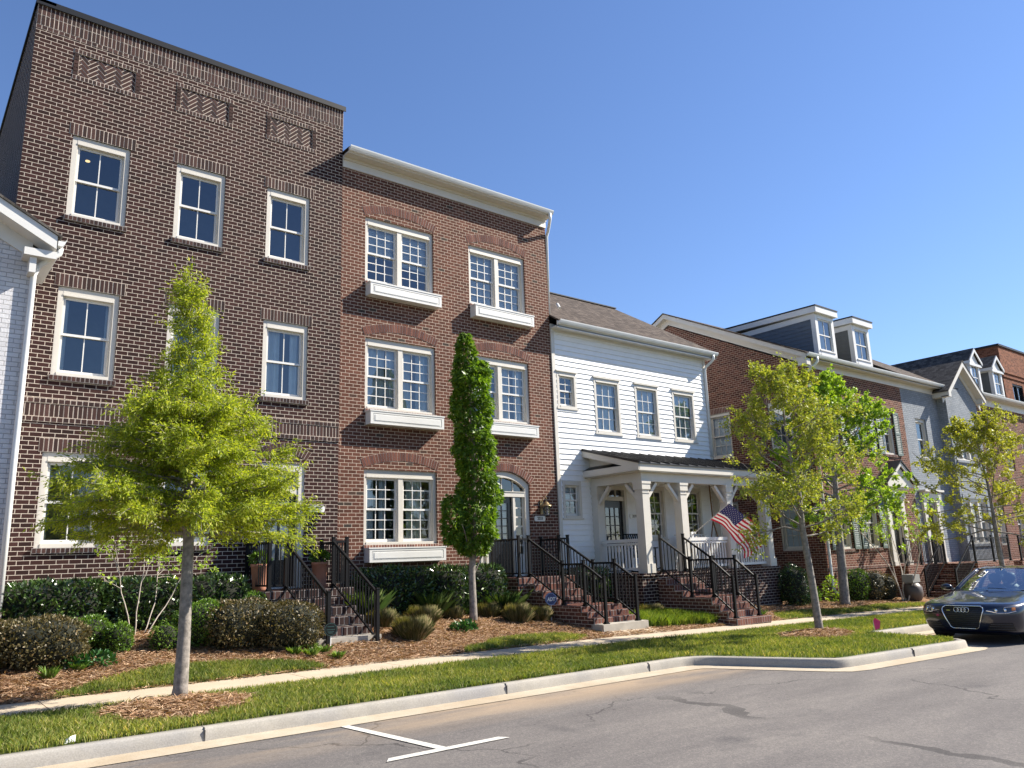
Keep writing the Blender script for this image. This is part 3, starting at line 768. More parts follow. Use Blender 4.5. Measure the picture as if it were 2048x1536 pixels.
for a, b in PAN:
    mb = MB(); herringbone(mb, F, a, b, 9.825, 10.325, -.016, -.012)
    for v0, v1 in ((9.73, 9.825), (10.325, 10.42)): brick_row(mb, F, a-.1, b+.1, v0, v1, .075, -.07, .012)
    mb.m = 1; mb.box(F, a-.1, a, -.07, -.006, 9.825, 10.325); mb.box(F, b, b+.1, -.07, -.006, 9.825, 10.325); mb.m = 0
    for k in range(6):
        v = 9.825+.5*k/6
        piece(mb, F, a-.095, a-.005, v+.006, v+.5/6-.006, -.07, .012); piece(mb, F, b+.005, b+.095, v+.006, v+.5/6-.006, -.07, .012)
    obj('herringbone_panel', mb, [M['pc_dark'], M['mortar']], h1)
CUR = [(), (), (), ((0, .16), (.9, 1)), ((0, .2),), ((0, .42), (.70, 1)), ((0, .12),), ((.8, 1),)]
for (a, b, c, d), cu in zip(W1, CUR):
    window(h1, F, a, b, c, d, curtains=cu)
    mb = MB(); brick_row(mb, F, a-.07, b+.09, d, d+.255, .078, -.03, .010); obj('lintel', mb, [M['pc_dark'], M['mortar']], h1)
    mb = MB(); brick_row(mb, F, a-.03, b+.03, c-.095, c, .075, -.03, .055); obj('sill', mb, [M['pc_dark'], M['mortar_gray']], h1)
lm, lt, lb, lL = newmat('lit ceiling lamp'); lb.inputs['Emission Color'].default_value = (1, .66, .28, 1); lb.inputs['Emission Strength'].default_value = .8
mb = MB(); mb.lathe((2.55, 16.95, 8.34), [(.045, 0), (.045, .015)], 14); obj('ceiling_lamp', mb, lm, h1)
# door
mb = MB(); a, b, c, d = D1
for u_, w_ in ((a, a+.13), (b-.13, b)): mb.box(F, u_, w_, -.16, -.025, c, d)
mb.box(F, a+.13, b-.13, -.16, -.022, d-.17, d); mb.box(F, a+.13, b-.13, -.17, -.04, 1.50, 1.62)
mb.box(F, a+.13, b-.13, -.2, -.06, c, c+.03)
df = obj('door_frame', mb, M['trim'], h1)
mb = MB()
for u_, w_ in ((a+.13, a+.2), (b-.2, b-.13)): mb.box(F, u_, w_, -.19, -.13, 1.62, d-.17)
mb.box(F, a+.2, b-.2, -.19, -.13, 1.62, 1.69); mb.box(F, a+.2, b-.2, -.19, -.13, d-.24, d-.17); obj('transom_sash', mb, M['trim'], df)
mb = MB(); mb.quad(F(a+.2, -.17, 1.69), F(b-.2, -.17, 1.69), F(b-.2, -.17, d-.24), F(a+.2, -.17, d-.24)); obj('pane', mb, M['glass'], df)
mb = MB(); x0, x1 = a+.135, b-.135
for u_, w_ in ((x0, x0+.12), (x1-.12, x1)): mb.box(F, u_, w_, -.20, -.155, c+.03, 1.5)
mb.box(F, x0+.12, x1-.12, -.2, -.155, 1.36, 1.5); mb.box(F, x0+.12, x1-.12, -.2, -.155, c+.03, .12); mb.box(F, (x0+x1)/2-.02, (x0+x1)/2+.02, -.195, -.16, .12, 1.36)
for v0, v1 in ((c+.18, c+.5),): mb.box(F, x0+.17, x1-.17, -.157, -.147, v0, v1)
dr = obj('door', mb, M['door_black'], h1)
mb = MB(); mb.quad(F(x0+.12, -.18, .12), F(x1-.12, -.18, .12), F(x1-.12, -.18, 1.36), F(x0+.12, -.18, 1.36)); obj('pane', mb, M['glass'], dr)
mb = MB(); mb.box(F, x0+.13, x1-.13, -.225, -.215, .0, 1.36); obj('blind', mb, M['blind'], dr)
mb = MB(); mb.tube([F(x0+.06, -.155, .5), F(x0+.06, -.10, .5), F(x0+.12, -.095, .5)], .012); obj('handle', mb, M['brass'], dr)
mb = MB(); arch_row(mb, F, a-.02, b+.02, d+.07, .16, .22); obj('lintel', mb, [M['pc_dark'], M['mortar']], h1)
plate(h1, F, 7.28, 7.68, 1.125, 1.275, '2027', .35, .125, .85)

# ================================================================== HOUSE 2 : red brown brick with window boxes
h2 = thing('brick_townhouse', 'red brown brick three storey townhouse with cream flower boxes and a cream cornice', 'townhouse', (11.3, 16.3, -.9), 'townhouses along the street')
W2 = [(8.64, 10.64, 6.75, 8.45), (11.78, 13.76, 6.73, 8.43), (8.66, 10.66, 3.57, 5.32), (11.78, 13.77, 3.57, 5.31), (8.65, 10.66, .40, 2.13)]
D2 = (11.92, 13.64, -.48, 2.24)
mb = MB(); wall(mb, F, 8.0, 14.63, -1.4, 9.95, W2+[D2]); 
hw = (13.64-11.92)/2; rise = .33; Rr = (hw*hw+rise*rise)/(2*rise); cu, cv = 12.78, 2.24-Rr
arc = [(cu+Rr*math.sin(t_), cv+Rr*math.cos(t_)) for t_ in np.linspace(-math.asin(hw/Rr), math.asin(hw/Rr), 17)]
mb.prism(F, [(p[0], p[1]) for p in arc[:9]][::-1]+[(11.92, 2.24)], -.22, 0); mb.prism(F, [(13.64, 2.24)]+arc[8:][::-1], -.22, 0)
obj('wall', mb, M['brick_red'], h2)
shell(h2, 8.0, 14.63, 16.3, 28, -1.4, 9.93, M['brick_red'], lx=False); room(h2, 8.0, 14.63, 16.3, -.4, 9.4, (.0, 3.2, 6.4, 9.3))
mb = MB(); mb.box(F, 8.0, 14.63, .0, .035, 9.60, 9.86); mb.box(F, 8.0, 14.63, .035, .075, 9.79, 9.86); mb.box(F, 8.0, 14.66, -.1, .30, 9.86, 9.90); obj('cornice', mb, M['trim'], h2)
def gutter(P, fr, u0, u1, d, v, s=.13, name='gutter'):
    """ogee gutter: profile swept along the wall"""
    pr_ = [(d, v-.12), (d+.07, v-.12), (d+.10, v-.08), (d+.12, v-.03), (d+.125, v), (d+.115, v), (d+.105, v-.03), (d, v-.03)]
    m_ = MB(); n = len(pr_)
    m_.add([fr(u, q[0], q[1]) for u in (u0, u1) for q in pr_], [(i, (i+1) % n, n+(i+1) % n, n+i) for i in range(n)]+[tuple(range(n)), tuple(range(2*n-1, n-1, -1))])
    return obj(name, m_, M['gutter'], P)
gutter(h2, F, 8.01, 14.64, .30, 10.02)
mb = MB(); mb.quad((8.0, 15.95, 10.0), (14.66, 15.95, 10.0), (14.66, 28, 10.6), (8.0, 28, 10.6)); obj('roof', mb, M['roof_dark'], h2)
mb = MB(); mb.tube([(14.52, 15.93, 9.92), (14.53, 15.94, 9.74), (14.58, 16.05, 9.60), (14.66, 16.2, 9.48), (14.68, 16.3, 9.35), (14.68, 16.36, 6.95)], .045, 8); obj('downspout', mb, M['gutter'], h2, True)
BL = [(1, 1), (1,), None, None, None]
SPEC = [dict(blind=(.52, .60)), dict(blind=(1, 1)), dict(curtains=((0, .30), (.33, .48), (.52, .72), (.80, 1))), dict(curtains=((0, .34), (.6, .75), (.82, 1))), dict(curtains=((0, .16), (.24, .33), (.64, .86)))]
for (a, b, c, d), sp in zip(W2, SPEC):
    window(h2, F, a, b, c, d, cols=3, rows=(3, 3), units=2, mull=.125, cas=.085, head=.17, sill=.06, rec=-.05, **sp)
    mb = MB(); arch_row(mb, F, a-.02, b+.02, d+.035, .19, .215); obj('lintel', mb, [M['pc_red'], M['mortar']], h2)
    mb = MB(); brick_row(mb, F, a, b, c-.085, c, .075, -.03, .03); obj('sill', mb, [M['pc_red'], M['mortar']], h2)
    # flower box
    mb = MB(); t0, t1 = c-.40, c-.10; a2, b2 = a+.02, b+.07; dd = .24
    mb.box(F, a2, b2, .0, dd, t0, t1)
    mb.box(F, a2-.02, b2+.02, .0, dd+.025, t1, t1+.03); mb.box(F, a2, b2, dd, dd+.014, t1-.05, t1); mb.box(F, a2, b2, dd, dd+.014, t0, t0+.05)
    mb.box(F, a2, a2+.07, dd, dd+.014, t0+.05, t1-.05); mb.box(F, b2-.07, b2, dd, dd+.014, t0+.05, t1-.05)
    mb.box(F, a2+.085, b2-.085, dd, dd+.010, t0+.065, t1-.065); mb.box(F, a2+.12, b2-.12, dd+.01, dd+.018, t0+.085, t1-.085)
    obj('flower_box', mb, M['white'], h2)
# arched doorway
mb = MB(); arch_row(mb, F, 11.90, 13.66, 1.92, .335, .205); obj('lintel', mb, [M['pc_red'], M['mortar']], h2)
mb = MB(); zb = -.48
inner = [(cu+(Rr-.16)*math.sin(t_), cv+(Rr-.16)*math.cos(t_)) for t_ in np.linspace(-math.asin((hw-.13)/(Rr-.16)), math.asin((hw-.13)/(Rr-.16)), 17)]
outer = [(p[0], p[1]-.004) for p in arc]
mb.box(F, 11.925, 12.055, -.18, -.05, zb, 1.72); mb.box(F, 13.505, 13.635, -.18, -.05, zb, 1.72)
for i in range(16): mb.prism(F, [inner[i], inner[i+1], outer[i+1], outer[i]], -.18, -.05)
mb.prism(F, [(11.925, 1.72), (12.055, 1.72), inner[0], outer[0]], -.18, -.05); mb.prism(F, [(13.505, 1.72), (13.635, 1.72), outer[-1], inner[-1]], -.18, -.05)
mb.box(F, 12.055, 13.505, -.2, -.055, 1.58, 1.70); mb.box(F, 12.055, 13.505, -.2, -.04, 1.70, 1.72)
mb.box(F, 12.19, 12.25, -.2, -.07, zb, 1.58); mb.box(F, 13.10, 13.17, -.2, -.07, zb, 1.58)
for x in (12.40, 12.78, 13.16): mb.box(F, x-.014, x+.014, -.165, -.13, 1.72, cv+math.sqrt((Rr-.16)**2-(x-cu)**2)+.01)
for s_ in (12.055, 13.17):
    w_ = .135 if s_ < 12.5 else .335
    for k in range(6): mb.box(F, s_, s_+w_, -.165, -.135, zb+.55+k*.245-.02, zb+.55+k*.245+.02)
    mb.box(F, s_, s_+w_, -.17, -.12, zb, zb+.55); mb.box(F, s_, s_+.05, -.17, -.12, zb+.55, 1.58); mb.box(F, s_+w_-.05, s_+w_, -.17, -.12, zb+.55, 1.58)
df = obj('door_frame', mb, M['trim'], h2)
mb = MB(); mb.poly([F(p[0], -.15, p[1]) for p in [(12.055, 1.72), (13.505, 1.72)]+inner[::-1]])
for p, q in ((12.055, 12.19), (13.17, 13.505)): mb.quad(F(p, -.15, zb+.5), F(q, -.15, zb+.5), F(q, -.15, 1.58), F(p, -.15, 1.58))
obj('pane', mb, M['glass'], df)
mb = MB(); x0, x1 = 12.25, 13.10
mb.box(F, x0, x0+.13, -.19, -.14, zb+.02, 1.58); mb.box(F, x1-.13, x1, -.19, -.14, zb+.02, 1.58); mb.box(F, x0+.13, x1-.13, -.19, -.14, 1.42, 1.58); mb.box(F, x0+.13, x1-.13, -.19, -.14, zb+.02, .42)
mb.box(F, x0+.17, x1-.17, -.14, -.128, zb+.2, .28)
for k in (1, 2): u_ = x0+.13+(x1-x0-.26)*k/3; mb.box(F, u_-.013, u_+.013, -.18, -.145, .42, 1.42)
for k in range(1, 5): v_ = .42+k*.2; mb.box(F, x0+.13, x1-.13, -.178, -.147, v_-.012, v_+.012)
dr = obj('door', mb, M['door_black'], h2)
mb = MB(); mb.quad(F(x0+.13, -.165, .42), F(x1-.13, -.165, .42), F(x1-.13, -.165, 1.42), F(x0+.13, -.165, 1.42)); obj('pane', mb, M['glass'], dr)
mb = MB(); slats(mb, F, x0+.13, x1-.13, .42, 1.42, -.215, .05); obj('blind', mb, M['curtain'], dr)
mb = MB(); mb.tube([F(x0+.07, -.14, .5), F(x0+.07, -.09, .5), F(x0+.14, -.08, .5)], .012); obj('handle', mb, M['brass'], dr)
plate(h2, F, 13.76, 14.14, .935, 1.08, '2033', 0, .115, .85)
# bell lantern
mb = MB(); u_, v_ = 14.02, 1.08
mb.box(F, u_-.05, u_+.05, .002, .03, v_+.05, v_+.42)
mb.tube([F(u_, .03, v_+.36), F(u_, .10, v_+.50), F(u_, .19, v_+.52), F(u_, .23, v_+.45), F(u_, .22, v_+.36)], .012, 6)
ln = obj('wall_lantern', mb, M['brass'], h2)
c_ = F(u_, .22, v_)
mb = MB(); mb.lathe(c_, [(.02, .37), (.05, .35), (.08, .31), (.13, .27), (.175, .245), (.17, .235), (.1, .24), (.05, .25)], 18); obj('lamp_shade', mb, M['brass'], ln, True)
mb = MB()
for k in range(4):
    a_ = math.pi/4+k*math.pi/2; x_, y_ = math.cos(a_), math.sin(a_)
    mb.tube([c_+Vector((.10*x_, .10*y_, .24)), c_+Vector((.075*x_, .075*y_, .0))], .008, 5)
mb.lathe(c_, [(.03, -.03), (.085, -.01), (.085, .01)], 12); obj('cage', mb, M['door_black'], ln)
mb = MB(); mb.lathe(c_, [(.07, .01), (.095, .23)], 12, False); obj('pane', mb, M['glass'], ln)
# ================================================================== HOUSE 0 : white painted brick gable, cut by the left edge
h0 = thing('painted_brick_house', 'pale painted brick house with white gable boards, cut off beside the dark brick house', 'house', (-2.2, 15.1, -.9), 'townhouses along the street')
F0 = front(15.1)
mb = MB(); ap_ = (-2.2, 7.6)
mb.poly([F0(-6, 0, -1.3), F0(1.56, 0, -1.3), F0(1.56, 0, 5.55), F0(ap_[0], 0, ap_[1]), F0(-6, 0, 5.53)])
mb.quad((1.56, 15.1, -1.3), (1.56, 16.28, -1.3), (1.56, 16.28, 5.55), (1.56, 15.1, 5.55)); mb.quad((-6, 26, -1.3), (-6, 15.1, -1.3), (-6, 15.1, 5.5), (-6, 26, 5.5))
obj('wall', mb, M['brick_white'], h0)
mb = MB(); k = .545
def rk(x): return 5.68+k*(1.9-x)
for d0, d1, dz0, dz1 in ((.38, .42, -.24, 0), (-.02, .38, -.24, -.20)):
    mb.prism(F0, [(1.86, rk(1.86)+dz0), (1.86, rk(1.86)+dz1), (-2.2, rk(-2.2)+dz1), (-2.2, rk(-2.2)+dz0)], d0, d1)
    mb.prism(F0, [(-6.3, rk(1.9)+dz0), (-6.3, rk(1.9)+dz1), (-2.2, rk(-2.2)+dz1), (-2.2, rk(-2.2)+dz0)], d0, d1)
mb.prism(F0, [(1.55, rk(1.55)-.52), (1.55, rk(1.55)-.22), (-2.2, rk(-2.2)-.22), (-2.2, rk(-2.2)-.52)], .002, .035)
mb.box(F0, 1.40, 1.88, -1.15, .36, 5.30, 5.43); mb.box(F0, 1.5, 1.6, -1.15, .30, 5.02, 5.30)
obj('gable_board', mb, M['white'], h0)
mb = MB()
mb.prism(F0, [(1.93, rk(1.93)+.005), (1.93, rk(1.93)+.05), (-2.2, rk(-2.2)+.05), (-2.2, rk(-2.2)+.005)], -1.15, .45)
mb.prism(F0, [(1.2, rk(1.2)+.005), (1.2, rk(1.2)+.05), (-2.2, rk(-2.2)+.05), (-2.2, rk(-2.2)+.005)], -11, -1.15)
mb.prism(F0, [(-6.35, rk(1.95)+.005), (-6.35, rk(1.95)+.05), (-2.2, rk(-2.2)+.05), (-2.2, rk(-2.2)+.005)], -11, .45)
obj('roof', mb, M['roof_dark'], h0)
FS = right(1.88); gutter(h0, FS, 14.70, 16.26, .0, 5.66)
mb = MB(); mb.tube([(1.94, 14.85, 5.55), (1.93, 14.85, 5.45), (1.80, 14.9, 5.33), (1.66, 15.0, 5.22), (1.60, 15.04, 5.05), (1.60, 15.05, 2), (1.60, 15.05, -1.0)], .05, 8); obj('downspout', mb, M['gutter'], h0, True)

# ================================================================== HOUSE 3 : white lap siding with a porch
h3 = thing('sided_house', 'white lap sided two storey house with a black metal porch roof on square posts', 'house', (18.2, 16.3, -1.2), 'townhouses along the street')
W3 = [(14.80, 15.55, 4.16, 5.22), (16.28, 17.37, 3.53, 5.2), (18.06, 19.15, 3.53, 5.2), (19.85, 20.96, 3.53, 5.2), (14.82, 15.53, 1.03, 2.06), (18.02, 19.1, .40, 2.0), (19.85, 20.9, .42, 2.0)]
D3 = (16.33, 17.38, -.5, 1.98)
hs = W3+[D3]
mb = MB(); lap(mb, F, 14.74, 21.60, -.95, 6.62, hs, .1525, .027, -.03); holes_reveal(mb, F, hs); obj('wall', mb, M['siding'], h3)
for x0, x1 in ((14.64, 14.76), (21.60, 21.73)):
    mb = MB(); mb.box(F, x0, x1, -.02, .034, -.95, 6.62); obj('corner_board', mb, M['trim'], h3)
mb = MB(); mb.quad((21.73, 16.32, -.9), (21.73, 26, -.9), (21.73, 26, 6.6), (21.73, 16.32, 6.6)); mb.poly([(21.73, 16.3, 6.6), (21.73, 26, 6.6), (21.73, 25, 6.7), (21.73, 20.6, 9.3)]); mb.quad((14.64, 26, -1), (21.73, 26, -1), (21.73, 26, 6.6), (14.64, 26, 6.6))
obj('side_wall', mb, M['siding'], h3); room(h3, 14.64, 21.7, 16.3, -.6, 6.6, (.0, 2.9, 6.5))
mb = MB(); mb.box(F, 14.64, 21.95, .0, .34, 6.47, 6.50); mb.box(F, 14.64, 21.95, .31, .34, 6.44, 6.64); mb.box(F, 14.64, 21.73, .021, .036, 6.40, 6.47); obj('soffit', mb, M['white'], h3)
gutter(h3, F, 14.66, 21.98, .34, 6.66)
mb = MB(); e_, r_ = 15.92, 20.6
mb.prism(left(0), [(e_, 6.62), (e_, 6.67), (r_, 9.56), (25.3, 6.67), (25.3, 6.62), (r_, 9.51)], -22.0, -14.66); obj('roof', mb, M['roof_brown'], h3)
mb = MB(); mb.prism(left(0), [(e_+.02, 6.44), (e_+.02, 6.62), (r_, 9.51), (r_, 9.33)], -21.98, -21.93); mb.box(WORLD, 14.66, 22.0, r_-.12, r_+.12, 9.535, 9.575); obj('ridge_cap', mb, M['coping'], h3)
mb = MB(); mb.tube([(21.75, 15.9, 6.56), (21.75, 15.9, 6.42), (21.74, 16.0, 6.33), (21.70, 16.2, 6.2), (21.66, 16.24, 6.08), (21.66, 16.235, 3.1)], .045, 8); obj('downspout', mb, M['gutter'], h3, True)
mb = MB(); mb.tube([(14.70, 16.0, 7.15), (14.69, 15.9, 7.0)], .05, 8); obj('vent_pipe', mb, M['white'], h3)
sp3 = [dict(cols=2, rows=(2, 2)), dict(cols=3, rows=(2, 2), curtains=((0, .95),)), dict(cols=3, rows=(2, 2), blind=(1,)), dict(cols=3, rows=(2, 2), blind=(1,)), dict(cols=2, rows=(2, 2), blind=(.55,)), dict(cols=3, rows=(2, 2)), dict(cols=3, rows=(2, 2))]
for (a, b, c, d), sp in zip(W3, sp3):
    window(h3, F, a, b, c, d, cas=.085, head=.11, sill=.06, rec=.03, stool=True, cap=(c > 3), **sp)
mb = MB(); a, b, c, d = D3
mb.box(F, a, a+.1, -.12, .034, c, d); mb.box(F, b-.1, b, -.12, .034, c, d); mb.box(F, a+.1, b-.1, -.12, .036, d-.12, d); mb.box(F, a+.1, b-.1, -.12, .0, 1.54, 1.66)
for k in range(4): u_ = a+.1+(b-a-.2)*k/3; mb.box(F, u_-.016, u_+.016, -.09, -.05, 1.66, d-.12)
df = obj('door_frame', mb, M['trim'], h3)
mb = MB(); mb.quad(F(a+.1, -.075, 1.66), F(b-.1, -.075, 1.66), F(b-.1, -.075, d-.12), F(a+.1, -.075, d-.12)); obj('pane', mb, M['glass'], df)
x0, x1 = a+.105, b-.105; mb = MB()
mb.box(F, x0, x0+.12, -.13, -.08, c+.02, 1.54); mb.box(F, x1-.12, x1, -.13, -.08, c+.02, 1.54); mb.box(F, x0+.12, x1-.12, -.13, -.08, 1.34, 1.54); mb.box(F, x0+.12, x1-.12, -.13, -.08, c+.02, .05)
for k in (1, 2): u_ = x0+.12+(x1-x0-.24)*k/3; mb.box(F, u_-.013, u_+.013, -.12, -.085, .05, 1.34)
for k in range(1, 5): v_ = .05+1.29*k/5; mb.box(F, x0+.12, x1-.12, -.118, -.087, v_-.012, v_+.012)
dr = obj('door', mb, M['door_black'], h3)
mb = MB(); mb.quad(F(x0+.12, -.105, .05), F(x1-.12, -.105, .05), F(x1-.12, -.105, 1.34), F(x0+.12, -.105, 1.34)); obj('pane', mb, M['glass'], dr)
mb = MB(); mb.lathe(F(x1-.06, -.05, .38), [(.0, -.03), (.03, -.015), (.03, .015), (0, .03)], 10); obj('handle', mb, M['brass'], dr)
plate(h3, F.shift(.02), 17.46, 17.84, 1.02, 1.15, '2039', .12, .11, .85)
# porch
FP = front(14.3)
mb = MB(); mb.box(WORLD, 15.72, 21.95, 14.34, 16.29, -1.75, -.60); obj('porch_base', mb, M['brick_dark'], h3)
mb = MB(); mb.box(WORLD, 15.68, 21.98, 14.30, 16.29, -.60, -.52); obj('porch_floor', mb, M['brick_dark'], h3)
rz_ = lambda y: 2.35+(y-14.12)*.272
mb = MB(); mb.prism(left(0), [(14.10, rz_(14.10)), (14.10, rz_(14.10)+.03), (16.3, rz_(16.3)+.03), (16.3, rz_(16.3))], -22.15, -15.62)
x = 15.66
while x < 22.2:
    mb.prism(left(0), [(14.09, rz_(14.09)+.03), (14.09, rz_(14.09)+.075), (16.3, rz_(16.3)+.075), (16.3, rz_(16.3)+.03)], -x-.016, -x+.016); x += .405
pr = obj('porch_roof', mb, M['seam'], h3)
mb = MB()
mb.box(WORLD, 15.66, 22.12, 14.14, 14.18, 2.17, 2.345)            # fascia
mb.box(WORLD, 15.72, 22.05, 14.18, 16.29, 2.14, 2.17)             # soffit / ceiling
for xa, xb in ((15.64, 15.68), (22.08, 22.12)):
    mb.prism(left(0), [(14.14, rz_(14.14)-.17), (14.14, rz_(14.14)-.002), (16.29, rz_(16.29)-.002), (16.29, rz_(16.29)-.17)], -xb, -xa)
    mb.box(WORLD, xa-.002, xb+.002, 14.142, 16.29, 2.168, 2.348)
mb.prism(left(0), [(14.9, 2.33), (16.29, 2.33), (16.29, 2.78)], -15.95, -15.92)
obj('fascia', mb, M['trim'], pr)
mb = MB(); mb.prism(FR((0, 0, 0), (1, 0, 0), (0, 1, 0)), [(15.64, 2.35), (15.92, 2.48), (15.92, 2.35)], 14.75, 16.28); obj('pent_ledge', mb, M['seam'], pr)
mb = MB(); mb.box(WORLD, 15.92, 21.75, 14.33, 14.57, 1.90, 2.14); mb.box(WORLD, 15.92, 16.16, 14.57, 16.28, 1.90, 2.14); mb.box(WORLD, 21.51, 21.75, 14.57, 16.28, 1.90, 2.14); obj('beam', mb, M['trim'], pr)
def post(x, y, z0, z1, w=.27, br=(), half=False):
    mb = MB(); h = w/2
    mb.box(WORLD, x-h, x+h, y-h, y+h, z0, z1); e = h+.03
    mb.box(WORLD, x-e, x+e, y-e, y+e, z0, z0+.24); mb.box(WORLD, x-e-.015, x+e+.015, y-e-.015, y+e+.015, z1-.07, z1); mb.box(WORLD, x-e, x+e, y-e, y+e, z1-.22, z1-.07); mb.box(WORLD, x-h-.015, x+h+.015, y-h-.015, y+h+.015, z1-.32, z1-.29)
    p = obj('porch_post', mb, M['trim'], h3)
    for dx, dy in br:
        bm_ = MB(); bm_.bar((x+dx*(h-.02), y+dy*(h-.02), z1-.50), (x+dx*(h+.42), y+dy*(h+.42), z1-.02), .09, .11, (dy, dx, 0) if dx else (1, 0, 0)); obj('bracket', bm_, M['trim'], p)
    return p
PX = [16.05, 17.62, 19.72, 21.62]
post(PX[0], 14.45, -.52, 1.90, br=((1, 0), (0, 1))); post(PX[1], 14.45, -.52, 1.90, br=((1, 0), (-1, 0))); post(PX[2], 14.45, -.52, 1.90, br=((1, 0), (-1, 0))); post(PX[3], 14.45, -.52, 1.90, br=((-1, 0), (0, 1)))
post(PX[0], 16.17, -.52, 1.90, .24, br=((0, -1),)); post(PX[3], 16.17, -.52, 1.90, .24, br=((0, -1),))
def porch_rail(a, b):
    a, b = Vector(a), Vector(b); n = max(2, int((b-a).length/.115)); z = -.52
    mb = MB(); mb.bar(a+Vector((0, 0, .86)), b+Vector((0, 0, .86)), .09, .09); mb.bar(a+Vector((0, 0, .77)), b+Vector((0, 0, .77)), .045, .06); mb.bar(a+Vector((0, 0, .11)), b+Vector((0, 0, .11)), .05, .07)
    pr_ = obj('porch_railing', mb, M['white'], h3)
    for i in range(1, n):
        q = a.lerp(b, i/n); m_ = MB(); m_.box(WORLD, q.x-.019, q.x+.019, q.y-.019, q.y+.019, z+.13, z+.76)
        obj('baluster', m_, M['white'], pr_)
porch_rail((16.05, 14.59, -.52), (16.05, 16.05, -.52)); porch_rail((17.76, 14.45, -.52), (19.58, 14.45, -.52)); porch_rail((19.86, 14.45, -.52), (21.48, 14.45, -.52)); porch_rail((21.62, 14.59, -.52), (21.62, 16.05, -.52))

# ================================================================== HOUSE 4 : brick gable house with two dormers and shutters
h4 = thing('dormer_brick_house', 'red brick house with two flat topped dormers, grey green shutters and a shaded gable side', 'house', (28.5, 14.5, -1.6), 'townhouses along the street')
F4, L4 = front(14.5), left(24.95)
W4 = [(25.95, 26.90, 3.42, 5.13), (28.03, 28.96, 3.42, 5.13), (30.12, 31.02, 3.42, 5.13), (25.93, 26.85, -.10, 1.75), (27.96, 28.86, -.10, 1.75)]
W4s = [(17.75, 18.75, 3.44, 5.17), (15.15, 16.08, 3.49, 5.19), (15.14, 16.08, -.10, 1.75), (17.75, 18.72, -.10, 1.75)]
D4 = (29.78, 30.62, -.77, 1.62)
mb = MB(); wall(mb, F4, 24.95, 32.1, -2.2, 6.32, W4+[D4]); obj('wall', mb, M['brick_warm'], h4)
mb = MB(); wall(mb, L4, 14.5, 26, -2.2, 6.32, W4s); mb.poly([L4(14.5, 0, 6.32), L4(20.33, 0, 9.25), L4(26, 0, 6.32)]); obj('side_wall', mb, M['brick_warm'], h4)
room(h4, 24.95, 32.1, 14.5, -.9, 6.3, (-.77, 2.7, 6.0))
mb = MB(); mb.box(left(24.95), 14.9, 26, -1.6, -1.55, -.9, 6.2); obj('inner_wall', mb, M['room'], h4)
mb = MB(); mb.box(F4, 24.95, 38.3, .0, .035, 6.26, 6.50); mb.box(F4, 24.66, 35.3, -.05, .34, 6.50, 6.53); mb.box(F4, 24.66, 35.3, .31, .34, 6.48, 6.64); mb.box(F4, 24.66, 24.95, .0, .34, 6.24, 6.5); obj('frieze_board', mb, M['trim'], h4)
gutter(h4, F4, 24.68, 35.42, .34, 6.66)
rl = lambda y: 6.64+(y-14.12)*.497
mb = MB(); mb.prism(left(0), [(14.12, 6.62), (14.12, 6.67), (20.33, 9.76), (26.5, 6.67), (26.5, 6.62), (20.33, 9.71)], -32.3, -24.62); obj('roof', mb, M['roof_brown'], h4)
mb = MB()
for d0, d1, t0, t1 in ((.26, .30, -.20, -.0), (.0, .26, -.20, -.17), (.002, .045, -.44, -.20)):
    mb.prism(L4, [(14.16, rl(14.16)+t0), (14.16, rl(14.16)+t1), (20.33, rl(20.33)+t1), (26.4, rl(14.26)+t1), (26.4, rl(14.26)+t0), (20.33, rl(20.33)+t0)], d0, d1)
obj('rake_board', mb, M['trim'], h4)
mb = MB(); mb.tube([(25.25, 14.09, 6.55), (25.25, 14.09, 6.40), (25.2, 14.2, 6.28), (25.12, 14.36, 6.14), (25.10, 14.42, 6.0), (25.10, 14.43, -1.35), (25.12, 14.35, -1.5), (25.15, 14.15, -1.56)], .05, 8); obj('downspout', mb, M['gutter'], h4, True)
mb = MB(); brick_row(mb, F4, 24.95, 32.1, -.80, -.70, .072, -.03, .02); obj('belt_course', mb, [M['pc_warm'], M['mortar']], h4)
for i, (a, b, c, d) in enumerate(W4):
    window(h4, F4, a, b, c, d, cols=2, rows=(2, 2), cas=.10, head=.12, trim='taupe', curtains=((0, .5),) if i != 3 else (), blind=(1,) if i == 3 else None, sash='trim')
    mb = MB(); brick_row(mb, F4, a-.08, b+.08, d, d+.22, .074, -.03, .008); obj('lintel', mb, [M['pc_warm'], M['mortar']], h4)
    mb = MB(); brick_row(mb, F4, a-.04, b+.04, c-.09, c, .074, -.03, .05); obj('sill', mb, [M['pc_warm'], M['mortar']], h4)
    for s_ in (a-.50, b+.06):
        mb = MB(); e = s_+.42; v0, v1 = c-.02, d+.01
        mb.box(F4, s_, s_+.055, .03, .065, v0, v1); mb.box(F4, e-.055, e, .03, .065, v0, v1)
        vm = (v0+v1)/2
        for p, q in ((v0, v0+.1), (vm-.05, vm+.05), (v1-.09, v1)): mb.box(F4, s_+.055, e-.055, .03, .065, p, q)
        for p, q in ((v0+.1, vm-.05), (vm+.05, v1-.09)):
            y = p
            while y < q-.02:
                mb.quad(F4(s_+.055, .062, y), F4(e-.055, .062, y), F4(e-.055, .034, y+.075), F4(s_+.055, .034, y+.075)); y += .066
        mb.box(F4, s_+.05, e-.05, .0, .03, v0, v1)
        obj('shutter', mb, M['shutter'], h4)
for i, (a, b, c, d) in enumerate(W4s):
    window(h4, L4, a, b, c, d, cols=3, rows=(2, 2), cas=.075, head=.10, trim='trim' if i < 2 else 'taupe', blind=(1,) if i != 1 else (.35,), sash='trim')
    mb = MB(); brick_row(mb, L4, a-.08, b+.08, d, d+.22, .074, -.03, .008); obj('lintel', mb, [M['pc_warm'], M['mortar']], h4)
